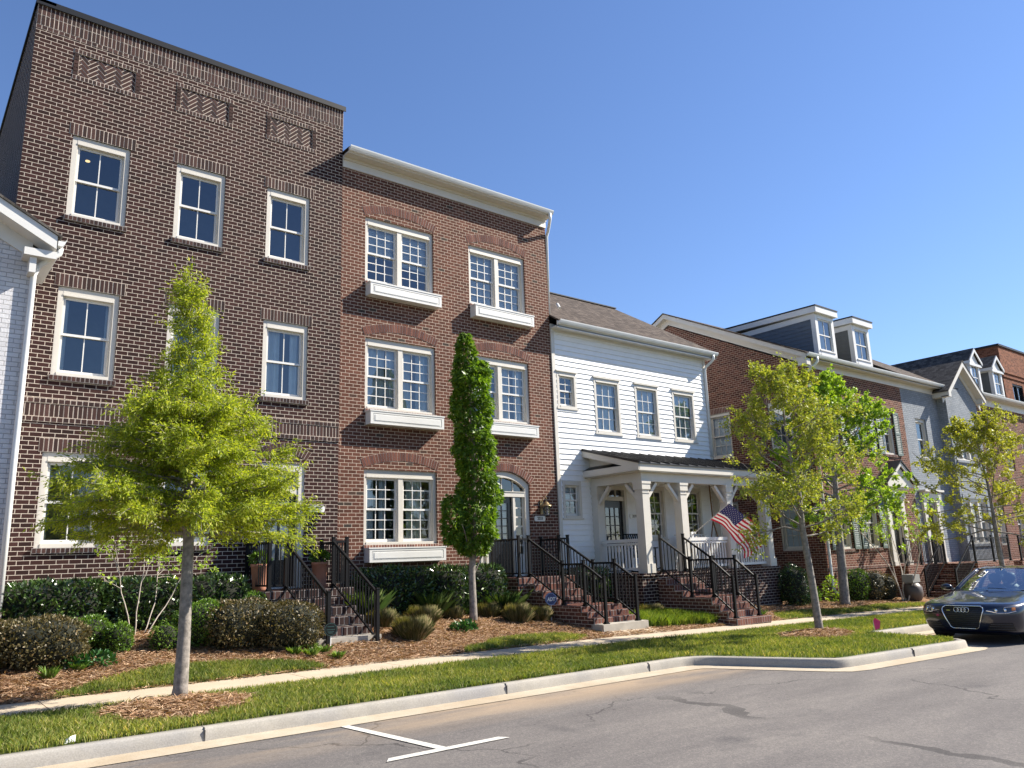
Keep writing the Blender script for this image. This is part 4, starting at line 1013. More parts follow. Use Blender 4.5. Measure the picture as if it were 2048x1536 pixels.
def dormer(P, x0, x1, yf, zb, zt, gable=False, side='gray_side'):
    fd = front(yf); hole = (x0+.16, x1-.16, zb+.18, zt-.17)
    yb = yf+4.2
    mb = MB(); wall(mb, fd, x0, x1, zb-.3, zt, [hole]); 
    d = obj('dormer', mb, M['white'], P)
    mb = MB()
    lap(mb, left(x0), yf+.14, yb, zb-.5, zt-.2, (), .15, .016); lap(mb, right(x1), yf+.14, yb, zb-.5, zt-.2, (), .15, .016); obj('cheek', mb, M[side], d)
    mb = MB()
    mb.box(left(x0), yf, yf+.15, -.02, .03, zb-.3, zt); mb.box(right(x1), yf, yf+.15, -.02, .03, zb-.3, zt); mb.box(left(x0), yf+.15, yb, -.02, .03, zt-.2, zt); mb.box(right(x1), yf+.15, yb, -.02, .03, zt-.2, zt)
    mb.box(fd, x0-.03, x0+.15, .0, .025, zb, zt-.02); mb.box(fd, x1-.15, x1+.03, .0, .025, zb, zt-.02); mb.box(fd, x0+.15, x1-.15, .0, .027, zt-.17, zt); mb.box(fd, x0+.15, x1-.15, .0, .03, zb-.1, zb+.14); mb.box(fd, x0+.08, x1-.08, .0, .06, zb+.14, zb+.18)
    if not gable:
        mb.prism(left(0), [(yf-.16, zt), (yf-.16, zt+.22), (yb, zt+.30), (yb, zt+.12)], -x1-.15, -x0+.15)
    obj('dormer_trim', mb, M['white'], d)
    mb = MB()
    if not gable:
        mb.prism(left(0), [(yf-.18, zt+.222), (yf-.18, zt+.27), (yb, zt+.36), (yb, zt+.31)], -x1-.17, -x0+.17); obj('dormer_roof', mb, M['coping'], d)
    else:
        xm = (x0+x1)/2; zr = zt+.66
        FX = FR((0, 0, 0), (1, 0, 0), (0, 1, 0))
        mb.prism(FX, [(x0-.2, zt+.0), (x0-.2, zt+.05), (xm, zr+.05), (x1+.2, zt+.05), (x1+.2, zt), (xm, zr)], yf-.10, yb+1.5); obj('dormer_roof', mb, M['roof_dark'], d)
        mb = MB(); mb.prism(FX, [(x0-.19, zt-.12), (x0-.19, zt+.02), (xm, zr+.02), (x1+.19, zt+.02), (x1+.19, zt-.12), (xm, zr-.15)], yf-.14, yf-.10)
        mb.prism(FX, [(x0, zt-.1), (xm, zr-.1), (x1, zt-.1)], yf-.03, yf+.02); mb.box(WORLD, x0-.16, x1+.16, yf-.10, yf, zt-.22, zt-.10)
        mb.box(WORLD, x0-.19, x0-.14, yf-.1, yb, zt-.14, zt); obj('gable_trim', mb, M['white'], d)
    mb = MB(); a, b, c, e = hole; st = .05
    mb.box(fd, a, a+st, -.06, -.02, c, e); mb.box(fd, b-st, b, -.06, -.02, c, e); mb.box(fd, a+st, b-st, -.06, -.02, c, c+.06); mb.box(fd, a+st, b-st, -.06, -.02, e-.05, e)
    vm = (c+e)/2; mb.box(fd, a+st, b-st, -.06, -.015, vm-.02, vm+.02); um = (a+b)/2; mb.box(fd, um-.012, um+.012, -.055, -.025, c, e)
    obj('sash', mb, M['white'], d)
    mb = MB(); mb.quad(fd(a, -.04, c), fd(b, -.04, c), fd(b, -.04, e), fd(a, -.04, e)); obj('pane', mb, M['glass'], d)
    mb = MB(); drape(mb, fd, a, a+(b-a)*.75, c, e, -.2); obj('curtain', mb, M['curtain'], d)
    mb = MB(); mb.box(fd, x0+.03, x1-.03, -1.3, -1.25, zb-.3, zt); obj('inner_wall', mb, M['room'], d)
dormer(h4, 26.08, 27.30, 14.46, 6.86, 8.42); dormer(h4, 28.72, 29.95, 14.46, 6.86, 8.42, side='gray_side2')
def hood_door(P, fr, a, b, z0, z1, wtrim, col='trim', ped=True):
    """door with side columns, entablature and (optionally) a pediment"""
    mb = MB(); mb.box(fr, a, a+.09, -.12, -.02, z0, z1); mb.box(fr, b-.09, b, -.12, -.02, z0, z1); mb.box(fr, a+.09, b-.09, -.12, -.02, z1-.42, z1-.32); mb.box(fr, a+.09, b-.09, -.12, -.02, z1-.1, z1)
    for s_ in (a-wtrim, b): 
        mb.box(fr, s_, s_+wtrim, .0, .10, z0, z1+.05); mb.box(fr, s_-.02, s_+wtrim+.02, .0, .13, z1+.05, z1+.12); mb.box(fr, s_-.02, s_+wtrim+.02, .0, .13, z0, z0+.15)
    mb.box(fr, a-wtrim-.05, b+wtrim+.05, .0, .16, z1+.12, z1+.42); mb.box(fr, a-wtrim-.14, b+wtrim+.14, .0, .30, z1+.42, z1+.50)
    if ped:
        um, x0, x1 = (a+b)/2, a-wtrim-.5, b+wtrim+.5; zz = z1+.50
        mb.prism(fr, [(x0, zz-.02), (x0, zz+.14), (um, zz+.96), (x1, zz+.14), (x1, zz-.02), (um, zz+.80)], .45, .50); mb.prism(fr, [(x0+.1, zz), (um, zz+.80), (x1-.1, zz)], .0, .40)
    o = obj('door_frame', mb, M[col], P)
    if ped:
        mb = MB(); mb.prism(fr, [(x0-.04, zz+.145), (x0-.04, zz+.19), (um, zz+1.02), (x1+.04, zz+.19), (x1+.04, zz+.145), (um, zz+.965)], .0, .54); obj('hood_roof', mb, M['coping'], o)
    mb = MB(); mb.box(fr, a+.09, b-.09, -.13, -.09, z0, z1-.42); mb.box(fr, a+.2, b-.2, -.09, -.08, z0+.2, z0+.7); mb.box(fr, a+.2, b-.2, -.09, -.08, z0+.85, z1-.6); d = obj('door', mb, M['door_black'], P)
    mb = MB(); mb.quad(fr(a+.09, -.07, z1-.32), fr(b-.09, -.07, z1-.32), fr(b-.09, -.07, z1-.1), fr(a+.09, -.07, z1-.1)); obj('pane', mb, M['glass'], o)
hood_door(h4, F4, 29.78, 30.62, -.77, 1.62, .28)

# ================================================================== HOUSE 5 : grey painted brick with a gabled bay
h5 = thing('painted_brick_house', 'blue grey painted brick house with a steep gabled bay next to the dormer house', 'house', (35.3, 14.5, -1.6), 'townhouses along the street')
F5, B5 = front(14.5), front(14.12)
W5 = [(33.08, 34.05, 3.42, 5.08)]; D5 = (32.78, 33.72, -.77, 1.55)
mb = MB(); wall(mb, F5, 32.1, 35.4, -2.2, 6.3, W5+[D5]); bw = [(35.62, 38.02, 3.42, 5.08), (35.62, 38.02, -.1, 1.8)]
wall(mb, B5, 35.4, 38.55, -2.2, 6.3, bw); mb.poly([B5(35.4, 0, 6.3), B5(38.55, 0, 6.3), B5(36.97, 0, 7.55)])
mb.quad((35.4, 14.5, -2.2), (35.4, 14.12, -2.2), (35.4, 14.12, 6.3), (35.4, 14.5, 6.3)); mb.quad((38.55, 14.12, -2.2), (38.55, 14.5, -2.2), (38.55, 14.5, 6.3), (38.55, 14.12, 6.3))
obj('wall', mb, M['brick_gray'], h5); room(h5, 32.1, 38.55, 14.5, -.9, 6.2, (-.77, 2.7, 6.0))
for a, b, c, d in W5:
    window(h5, F5, a, b, c, d, cols=1, rows=(1, 1), cas=.1, head=.12, trim='taupe', curtains=((0, .5),), rec=-.06)
    mb = MB(); mb.box(F5, a-.05, b+.05, -.02, .05, c-.1, c); obj('sill', mb, M['brick_gray'], h5)
for a, b, c, d in bw:
    window(h5, B5, a, b, c, d, cols=1, rows=(1, 1), units=3, mull=.12, cas=.09, head=.12, trim='trim', curtains=((0, 1),), rec=-.06)
    mb = MB(); mb.box(B5, a-.05, b+.05, -.02, .06, c-.1, c); mb.box(B5, a-.05, b+.05, -.02, .02, d, d+.2); obj('sill', mb, M['brick_gray'], h5)
hood_door(h5, F5, 32.80, 33.70, -.77, 1.60, .25, ped=False)
FX = FR((0, 0, 0), (1, 0, 0), (0, 1, 0)); gx = 36.97
gp = lambda x: 7.86-abs(x-gx)*.79
mb = MB()
for y0, y1, t0, t1 in ((13.80, 13.84, -.24, 0), (13.84, 14.12, -.24, -.20), (14.08, 14.117, -.5, -.24)):
    mb.prism(FX, [(35.05, gp(35.05)+t0), (35.05, gp(35.05)+t1), (gx, gp(gx)+t1), (38.9, gp(38.9)+t1), (38.9, gp(38.9)+t0), (gx, gp(gx)+t0)], y0, y1)
mb.box(WORLD, 35.05, 35.38, 13.84, 14.5, 6.1, 6.33); mb.box(WORLD, 38.57, 38.9, 13.84, 14.5, 6.1, 6.33)
obj('gable_board', mb, M['trim'], h5)
mb = MB(); mb.prism(FX, [(35.0, gp(35.0)+.005), (35.0, gp(35.0)+.05), (gx, gp(gx)+.05), (38.95, gp(38.95)+.05), (38.95, gp(38.95)+.005), (gx, gp(gx)+.005)], 13.78, 20.3); obj('bay_roof', mb, M['roof_dark'], h5)
mb = MB(); mb.prism(left(0), [(14.12, 6.62), (14.12, 6.67), (20.3, 10.33), (26.5, 6.67), (26.5, 6.62), (20.3, 10.28)], -36.9, -32.31); obj('roof', mb, M['roof_brown'], h5)
mb = MB(); mb.quad((36.88, 14.3, 6.6), (36.88, 26, 6.6), (36.88, 20.3, 10.28), (36.88, 20.29, 10.28)); mb.quad((32.33, 26, 6.6), (32.33, 14.3, 6.6), (32.33, 20.29, 10.28), (32.33, 20.3, 10.28)); obj('side_wall', mb, M['gray_side'], h5)

# ================================================================== HOUSE 6 and 7
h6 = thing('dormer_brick_house', 'far red brick house with arched windows and two small gabled white dormers', 'house', (42.5, 14.5, -1.8), 'townhouses along the street')
mb = MB(); W6 = [(39.95, 40.85, 3.3, 5.1), (42.25, 43.15, 3.3, 5.1), (44.55, 45.45, 3.3, 5.1), (39.95, 40.85, -.2, 1.7), (42.25, 43.15, -.2, 1.7)]
wall(mb, F4, 38.55, 46.5, -2.3, 6.3, W6); obj('wall', mb, M['brick_warm'], h6); room(h6, 38.6, 46.5, 14.5, -.9, 6.2, (-.77, 2.7, 6.0))
for i, (a, b, c, d) in enumerate(W6):
    window(h6, F4, a, b, c, d, cols=2, rows=(2, 2), cas=.08, head=.1, trim='trim', curtains=((0, .4),), rec=-.06)
    mb = MB(); arch_row(mb, F4, a-.02, b+.02, d-.13, .30, .22, -.05, .012); hw_ = (b-a)/2; R6 = (hw_**2+.3**2)/.6
    pts = [((a+b)/2+R6*math.sin(t_), d-.13+.3-R6+R6*math.cos(t_)) for t_ in np.linspace(-math.asin(hw_/R6), math.asin(hw_/R6), 11)]
    obj('lintel', mb, [M['pc_warm'], M['mortar']], h6)
mb = MB(); mb.box(F4, 38.9, 46.5, .0, .035, 6.30, 6.62); mb.box(F4, 38.9, 46.5, -.05, .32, 6.62, 6.65); obj('frieze_board', mb, M['trim'], h6)
gutter(h6, F4, 38.95, 46.5, .32, 6.78)
mb = MB(); mb.prism(left(0), [(14.14, 6.70), (14.14, 6.75), (20.3, 9.83), (26.5, 6.75), (26.5, 6.7), (20.3, 9.78)], -46.5, -38.56); obj('roof', mb, M['roof_dark'], h6)
dormer(h6, 40.45, 41.55, 14.82, 7.02, 8.56, True, 'gray_side2'); dormer(h6, 43.15, 44.28, 14.82, 7.02, 8.56, True, 'gray_side2')
h7 = thing('brick_building', 'tall brown brick flat roofed building at the far end of the row', 'building', (50, 15.6, -1.8), 'townhouses along the street')
F7 = front(15.6); w7 = (48.05, 49.55, 7.0, 8.45)
mb = MB(); wall(mb, F7, 46.9, 60, -2.4, 10.45, [w7, (51.5, 53, 7.0, 8.45), (48.05, 49.55, 3.2, 4.9), (51.5, 53, 3.2, 4.9)]); mb.quad((46.9, 30, -2.4), (46.9, 15.6, -2.4), (46.9, 15.6, 10.45), (46.9, 30, 10.45)); mb.quad((46.9, 15.6, 10.3), (60, 15.6, 10.3), (60, 30, 10.3), (46.9, 30, 10.3))
mb.quad((60, 15.6, -2.4), (60, 30, -2.4), (60, 30, 10.45), (60, 15.6, 10.45)); obj('wall', mb, M['brick_far'], h7)
mb = MB(); mb.box(F7, 46.85, 60, -.2, .06, 10.45, 10.56); mb.box(left(46.9), 15.6, 30, -.2, .06, 10.45, 10.56); obj('coping', mb, M['coping'], h7)
mb = MB(); mb.box(F7, 46.9, 60, .0, .05, 8.95, 9.1); mb.box(F7, 46.9, 60, .0, .05, 8.7, 8.78); obj('belt_course', mb, M['brick_far'], h7)
room(h7, 46.9, 60, 15.6, -1, 9)
for r_ in (w7, (51.5, 53, 7.0, 8.45), (48.05, 49.55, 3.2, 4.9), (51.5, 53, 3.2, 4.9)): window(h7, F7, *r_, cols=1, rows=(2, 1), units=2, mull=.1, cas=.07, head=.08, sill=.07, trim='coping', sash='coping', curtains=((0, .5),))
# ================================================================== STAIRS AND RAILINGS
def stairs(name, label, x0, x1, steps, zb, pc='pc_dark', brick='brick_dark', loc=None):
    """steps: (x0, x1, y0, y1, z, kind)"""
    s0 = steps[0]
    t = thing(name, label, 'stairs', ((x0+x1)/2, (s0[2]+s0[3])/2, zb), 'entrance stairs')
    for a, b, y0, y1, z, k in steps:
        mb = MB()
        if k == 'concrete':
            mb.box(WORLD, a, b, y0, y1, zb, z); obj('concrete_step', mb, M['step_concrete'], t)
        else:
            mb.m = 0; mb.box(WORLD, a, b, y0+.03, y1, zb, z-.012)
            o = obj(k, mb, M[brick], t)
            m2 = MB(); fr = front(y0+.03); rows = 1 if z-zb < 3 else 1
            h = .155
            brick_row(m2, fr, a, b, z-h, z-.006, .098, -.02, .026)
            # rowlock top edge running back over the tread
            n = max(1, round((b-a)/.075)); s_ = (b-a)/n
            for i in range(n): m2.box(WORLD, a+i*s_+.005, a+(i+1)*s_-.005, y0+.008, min(y0+.2, y1), z-.02, z+rnd.uniform(-.002, .002))
            if y1-y0 > .45:
                y = y0+.21
                while y < y1-.04:
                    n2 = max(1, round((b-a)/.205)); s2 = (b-a)/n2
                    for i in range(n2): m2.box(WORLD, a+i*s2+.005, a+(i+1)*s2-.005, y+.005, min(y+.095, y1)-.004, z-.02, z-.001+rnd.uniform(-.002, .002))
                    y += .1
            m2.m = 1; m2.box(WORLD, a+.001, b-.001, y0+.012, y1, z-.02, z-.006)
            obj('brick_edge', m2, [M[pc], M['mortar_gray']], o)
    return t
def railing(label, pts, H=.99, loc=None):
    t = thing('stair_railing', label, 'railing', pts[0], 'black railings')
    pm_ = MB(); Lr = Vector(pts[0])
    for p in pts:
        x, y, z = p; mb = MB(); mb.box(WORLD, x-.03, x+.03, y-.03, y+.03, z, z+H); mb.box(WORLD, x-.037, x+.037, y-.037, y+.037, z+H, z+H+.02); mb.box(WORLD, x-.055, x+.055, y-.055, y+.055, z, z+.02); mb.box(WORLD, x-.042, x+.042, y-.042, y+.042, z+.02, z+.05)
        obj('post', mb, M['rail'], t)
    proto = None; n_b = 0
    for p, q in zip(pts, pts[1:]):
        a, b = Vector(p), Vector(q); d = (b-a); hd = Vector((d.x, d.y, 0)); n = max(1, int(round(hd.length/.112)))
        e = hd.normalized()*.03; sl = d.z/max(.01, hd.length)*.03
        a2, b2 = a+e+Vector((0, 0, sl)), b-e-Vector((0, 0, sl))
        mb = MB(); mb.bar(a2+Vector((0, 0, H-.075)), b2+Vector((0, 0, H-.075)), .042, .045); obj('top_rail', mb, M['rail'], t)
        mb = MB(); mb.bar(a2+Vector((0, 0, .10)), b2+Vector((0, 0, .10)), .03, .035); obj('bottom_rail', mb, M['rail'], t)
        for i in range(1, n):
            c = a.lerp(b, i/n)
            if proto is None:
                mb = MB(); mb.box(WORLD, c.x-.0095, c.x+.0095, c.y-.0095, c.y+.0095, c.z+.10, c.z+H-.075); proto = obj('baluster', mb, M['rail'], t); pc_ = c.copy()
            else:
                o = proto.copy(); COL.objects.link(o); o.parent = t; o.location = c-pc_
    return t
z27 = -.47
stairs('front_stairs', 'dark brick stairs with two concrete bottom steps at the dark brick house', 5.85, 7.7,
       [(5.85, 7.72, 14.9, 16.29, z27, 'landing'), (6.2, 7.42, 14.58, 14.93, -.635, 'brick_step'), (6.2, 7.42, 14.26, 14.61, -.80, 'brick_step'), (6.2, 7.42, 13.94, 14.29, -.965, 'brick_step'), (6.2, 7.42, 13.62, 13.97, -1.13, 'brick_step'),
        (6.16, 7.44, 13.30, 13.66, -1.29, 'concrete'), (6.35, 7.68, 12.86, 13.31, -1.47, 'concrete')], -1.75)
railing('black railing down the dark brick stairs, beside the bronze shrub', [(5.95, 16.2, z27), (5.95, 15.0, z27), (6.28, 15.0, z27), (6.33, 13.2, -1.47)])
railing('black railing down the dark brick stairs, right beside the wide laurel', [(7.58, 16.2, z27), (7.58, 15.0, z27), (7.28, 15.0, z27), (7.30, 13.2, -1.47)])
z33 = -.48
stairs('front_stairs', 'red brick stairs with a middle landing below the bell lantern of the red brown house', 12.2, 13.95,
       [(12.15, 13.98, 15.05, 16.29, z33, 'landing'), (12.42, 13.72, 14.78, 15.08, -.637, 'brick_step'), (12.42, 13.72, 14.5, 14.81, -.795, 'brick_step'), (12.42, 13.72, 14.22, 14.53, -.953, 'brick_step'),
        (12.42, 13.72, 13.2, 14.25, -1.11, 'landing'), (12.42, 13.72, 13.0, 13.23, -1.232, 'brick_step'), (12.42, 13.72, 12.8, 13.03, -1.354, 'brick_step'), (12.36, 13.78, 12.48, 12.83, -1.475, 'concrete')], -1.85, 'pc_red', 'brick_red')
railing('black railing on the red brick stairs, next to the blue yard sign', [(12.25, 16.2, z33), (12.25, 15.15, z33), (12.57, 15.15, z33), (12.57, 13.95, -1.11), (12.57, 13.23, -1.11), (12.57, 12.6, -1.475)])
railing('black railing on the red brick stairs, in front of the white siding', [(13.88, 16.2, z33), (13.88, 15.15, z33), (13.57, 15.15, z33), (13.57, 13.95, -1.11), (13.57, 13.23, -1.11), (13.57, 12.6, -1.475)])
z39 = -.52
stairs('front_stairs', 'dark red brick stairs rising to the white porch', 16.3, 17.5,
       [(16.28, 17.5, 14.0, 14.31, -.68, 'brick_step'), (16.28, 17.5, 13.75, 14.03, -.83, 'brick_step'), (16.28, 17.5, 13.5, 13.78, -.98, 'brick_step'), (16.28, 17.5, 12.6, 13.53, -1.13, 'landing'), (16.28, 17.5, 12.38, 12.63, -1.29, 'brick_step'), (16.28, 17.5, 12.15, 12.41, -1.45, 'brick_step'), (16.22, 17.62, 11.86, 12.18, -1.61, 'brick_step')], -1.95, 'pc_red', 'brick_red')
railing('black railing on the near side of the white porch stairs', [(16.40, 14.25, z39), (16.40, 13.3, -1.13), (16.40, 12.62, -1.13), (16.40, 12.03, -1.61)])
railing('black railing on the far side of the white porch stairs, below the flag', [(17.36, 14.25, z39), (17.36, 13.3, -1.13), (17.36, 12.62, -1.13), (17.36, 12.03, -1.61)])
# far stairs of houses 4, 5 and 6
t = thing('front_stairs', 'far red brick stairs and landing at the grey painted house, behind the dark car', 'stairs', (32.5, 13.4, -2.0), 'entrance stairs')
mb = MB(); mb.box(WORLD, 31.9, 35.3, 12.5, 14.48, -2.1, -.78); obj('landing', mb, M['brick_warm'], t)
for i in range(6):
    mb = MB(); mb.box(WORLD, 31.9-.31*(i+1), 31.9-.31*i, 12.55, 13.65, -2.1, -.78-.19*(i+1)); obj('brick_step', mb, M['brick_warm'], t)
t = thing('front_stairs', 'far red brick landing under the pedimented door of the dormer house', 'stairs', (30.2, 14.1, -1.9), 'entrance stairs')
mb = MB(); mb.box(WORLD, 29.1, 31.5, 13.75, 14.48, -2.1, -.78); obj('landing', mb, M['brick_warm'], t)
t = thing('front_stairs', 'far red brick landing before the house with arched windows', 'stairs', (39.5, 13.4, -1.9), 'entrance stairs')
mb = MB(); mb.box(WORLD, 36.5, 42.5, 12.6, 14.1, -2.2, -.82); obj('landing', mb, M['brick_warm'], t)
zz = -.78
railing('black railing along the street edge of the landing at the grey painted house', [(35.2, 12.55, zz), (33.6, 12.55, zz), (31.9, 12.55, zz), (30.05, 12.55, zz-1.14)])
railing('black sloping railing on the house side of the stairs at the grey painted house', [(31.9, 13.62, zz), (30.05, 13.62, zz-1.14)])
railing('black railing in front of the pedimented door of the dormer house', [(29.15, 13.8, zz), (30.3, 13.8, zz), (31.45, 13.8, zz)])
railing('black railing on the landing before the arched windows, beyond the parked car', [(36.6, 12.65, -.82), (38.6, 12.65, -.82), (40.6, 12.65, -.82), (42.4, 12.65, -.82)])

# ================================================================== SMALL THINGS BY THE DOORS
def leaf_quads(c, a, n_, L, Wd):
    """rhombic leaves: centres c, long axes a, normals n_ (all (N,3))"""
    a = a/np.linalg.norm(a, axis=1)[:, None]; b = np.cross(n_, a); b /= np.maximum(1e-6, np.linalg.norm(b, axis=1))[:, None]
    L = np.broadcast_to(L, len(c))[:, None]; Wd = np.broadcast_to(Wd, len(c))[:, None]
    nn = np.cross(a, b)
    V = np.stack([c, c+a*L*.45+b*Wd/2-nn*L*.04, c+a*L-nn*L*.10, c+a*L*.45-b*Wd/2-nn*L*.04], 1).reshape(-1, 3)
    return V
def leaves_obj(name, V, mat, parent):
    n = len(V)//4; return np_obj(name, V, np.arange(n*4).reshape(n, 4), mat, parent)
def rdir(n, up_=0.0):
    v = nr.normal(0, 1, (n, 3)); v[:, 2] += up_; return v/np.linalg.norm(v, axis=1)[:, None]
M['leaf_laurel'] = island_mat('laurel leaves', [(0, (.016, .036, .01)), (.6, (.036, .075, .015)), (.9, (.065, .12, .025)), (1, (.16, .25, .05))], .28, bmp=0, trans=.12, spec=.6)
M['leaf_box'] = island_mat('boxwood leaves', [(0, (.05, .11, .012)), (.6, (.10, .19, .02)), (1, (.17, .27, .04))], .4, bmp=0, trans=.3, spec=.45)
M['leaf_bronze'] = island_mat('bronze loropetalum leaves', [(0, (.05, .045, .018)), (.5, (.105, .088, .036)), (.85, (.155, .125, .055)), (1, (.24, .16, .08))], .45, bmp=0, trans=.18, spec=.4)
M['leaf_bed'] = island_mat('perennial leaves', [(0, (.06, .13, .015)), (.6, (.12, .22, .025)), (1, (.25, .32, .08))], .5, bmp=0, trans=.3)
M['leaf_hosta'] = island_mat('dark perennial leaves', [(0, (.02, .07, .02)), (1, (.05, .14, .035))], .4, bmp=0, trans=.25)
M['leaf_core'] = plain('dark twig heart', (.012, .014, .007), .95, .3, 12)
M['blade_og'] = island_mat('muhly grass blades', [(0, (.06, .075, .02)), (.5, (.13, .13, .05)), (.8, (.24, .20, .10)), (1, (.36, .29, .17))], .7, bmp=0, trans=.25)
M['blade_green'] = island_mat('strappy green blades', [(0, (.035, .075, .015)), (.6, (.07, .12, .025)), (1, (.14, .18, .06))], .6, bmp=0, trans=.25)

def planter(x, y, z, label):
    t = thing('planter', label, 'planter', (x, y, z), 'terracotta planters'); mb = MB()
    mb.lathe((x, y, z), [(.115, 0), (.13, .02), (.135, .08), (.17, .46), (.185, .47), (.185, .52), (.165, .52), (.155, .47)], 22); obj('pot', mb, M['terracotta'], t, True)
    n = 420; d = rdir(n, .5); r = nr.uniform(.2, 1, n)**.5; c = np.array([x, y, z+.60])+d*np.array([.20, .20, .16])*r[:, None]
    leaves_obj('plant', leaf_quads(c, d+nr.normal(0, .4, (n, 3)), rdir(n, .8), nr.uniform(.05, .09, n), .045), M['leaf_box'], t)
planter(6.05, 15.75, z27, 'tall terracotta pot with green plant on the left of the dark brick landing')
planter(7.34, 15.75, z27, 'tall terracotta pot with green plant under the 2027 number plate')
def yard_sign(x, y, label, col, r, h, octo, face, txt=None):
    z = gz(x, y); t = thing('yard_sign', label, 'sign', (x, y, z)); ang = math.atan2(-x+3, y+4); fr = FR((x, y, z), (math.cos(-.35), math.sin(-.35), 0), (math.sin(-.35), -math.cos(-.35), 0))
    mb = MB(); mb.bar((x, y, z-.05), (x, y, z+h-r*.5), .022, .012); obj('stake', mb, M['gutter'], t)
    n = 8 if octo else 28; o_ = math.pi/8 if octo else 0
    mb = MB(); mb.prism(fr, [(r*math.cos(o_+2*math.pi*k/n), h+r*math.sin(o_+2*math.pi*k/n)) for k in range(n)], .0, .014); p = obj('sign_board', mb, col, t)
    mb = MB()
    for k in range(n):
        a, b = o_+2*math.pi*k/n, o_+2*math.pi*(k+1)/n; q = [(rr*math.cos(w_), h+rr*math.sin(w_)) for rr, w_ in ((r*.86, a), (r*.86, b), (r*.93, b), (r*.93, a))]; mb.prism(fr, q, .014, .016)
    obj('sign_rim', mb, face, p)
    if txt: text_on(p, 'lettering', txt, r*.78, fr, 0, .017, h-r*.06, M['plate'], .15, .8, .004)
    else:
        mb = MB()
        for v_, w_ in ((.42, .5), (-.02, .62), (-.34, .5), (-.52, .34)): mb.box(fr, -r*w_, r*w_, .014, .016, h+r*v_-.006, h+r*v_+.006)
        obj('fine_print', mb, face, p)
M['navy'] = plain('navy sign enamel', (.022, .045, .15), .35, .1, 4); M['sign_black'] = plain('black sign enamel', (.012, .014, .014), .3, .1, 4); M['sign_teal'] = plain('dull teal print', (.08, .17, .15), .5, .1, 4)
M['sign_blue'] = plain('pale blue print', (.28, .36, .55), .5, .1, 4)
yard_sign(6.32, 13.08, 'small round black sign on a stake by the concrete steps', M['sign_black'], .115, .34, False, M['sign_teal'])
yard_sign(12.22, 14.0, 'small blue octagonal sign reading ADT beside the red brick stairs', M['navy'], .15, .52, True, M['sign_blue'], 'ADT')

# flag on the porch post
def flag():
    b0 = Vector((17.86, 14.31, .45)); tip = Vector((17.86, 13.0, 1.23))
    ax = (tip-b0).normalized(); t = thing('flag', 'striped and starred flag hanging from a tilted pole on the white porch post', 'flag', b0)
    mb = MB(); mb.tube([b0, tip], .014, 8); mb.lathe(tip, [(0, -.02), (.025, 0), (0, .03)], 8); obj('pole', mb, M['white'], t)
    mb = MB(); mb.box(WORLD, 17.82, 17.90, 14.30, 14.33, .36, .54); mb.tube([b0-ax*.02, b0+ax*.12], .022, 8); obj('bracket', mb, M['gutter'], t)
    nu, nv = 60, 26; h0 = b0.lerp(tip, .50); f_top, f_bot = Vector((18.98, 12.72, .17)), Vector((18.42, 13.08, -.23))
    def P_(i, j):
        u, v = i/nu, j/nv                       # u along the fly, v from the foot of the hoist (0) to the pole's tip (1)
        q = h0.lerp(tip, v).lerp(f_bot.lerp(f_top, v), u)
        w = .050*math.sin(u*9+v*2.6)*min(1, u*3)+.028*math.sin(u*17-v*4)*u
        q += Vector((.35, -.75, .3))*w+Vector((.16, -.05, .12))*math.sin(math.pi*u)*(1-.35*v)
        q.z -= .07*math.sin(math.pi*v)*u; return q
    mb = MB(); vs = [P_(i, j) for i in range(nu+1) for j in range(nv+1)]; n0 = len(mb.v); mb.v += [tuple(p) for p in vs]
    for i in range(nu):
        for j in range(nv):
            mb.f.append((i*(nv+1)+j, (i+1)*(nv+1)+j, (i+1)*(nv+1)+j+1, i*(nv+1)+j+1)); s_ = int((j+.5)/nv*13)
            mb.mi.append(2 if (i+.5)/nu < .4 and s_ >= 6 else (0 if s_ % 2 == 0 else 1))
    cl = obj('cloth', mb, [M['flag_red'], M['flag_white'], M['flag_blue']], t, True)
    mb = MB()
    for r in range(9):
        for k in range(6 if r % 2 == 0 else 5):
            u = (.4/12)*(1+2*k+(r % 2)); v = 6/13+(7/13)*(r+1)/10; i, j = u*nu, v*nv
            c = P_(i, j); ex = (P_(i+.5, j)-P_(i-.5, j)).normalized(); ey = (P_(i, j+.5)-P_(i, j-.5)).normalized(); nn = ex.cross(ey).normalized()
            for sg in (1, -1):
                mb.poly([c+nn*.004*sg+(ex*math.sin(math.pi*q/5)+ey*math.cos(math.pi*q/5))*(.021 if q % 2 == 0 else .0085) for q in range(10)])
    obj('stars', mb, M['flag_white'], cl)
for k, c_ in (('flag_red', (.36, .012, .03)), ('flag_white', (.58, .56, .55)), ('flag_blue', (.022, .026, .10))):
    m, tt, b, L_ = newmat(k.replace('_', ' ')); b.inputs['Base Color'].default_value = (*c_, 1); b.inputs['Roughness'].default_value = .6
    tr = N(tt, 'ShaderNodeBsdfTranslucent'); tr.inputs[0].default_value = (*c_, 1); mx = N(tt, 'ShaderNodeMixShader'); mx.inputs[0].default_value = .22
    L_.new(b.outputs[0], mx.inputs[1]); L_.new(tr.outputs[0], mx.inputs[2]); L_.new(mx.outputs[0], tt.nodes['Material Output'].inputs[0]); M[k] = m
flag()

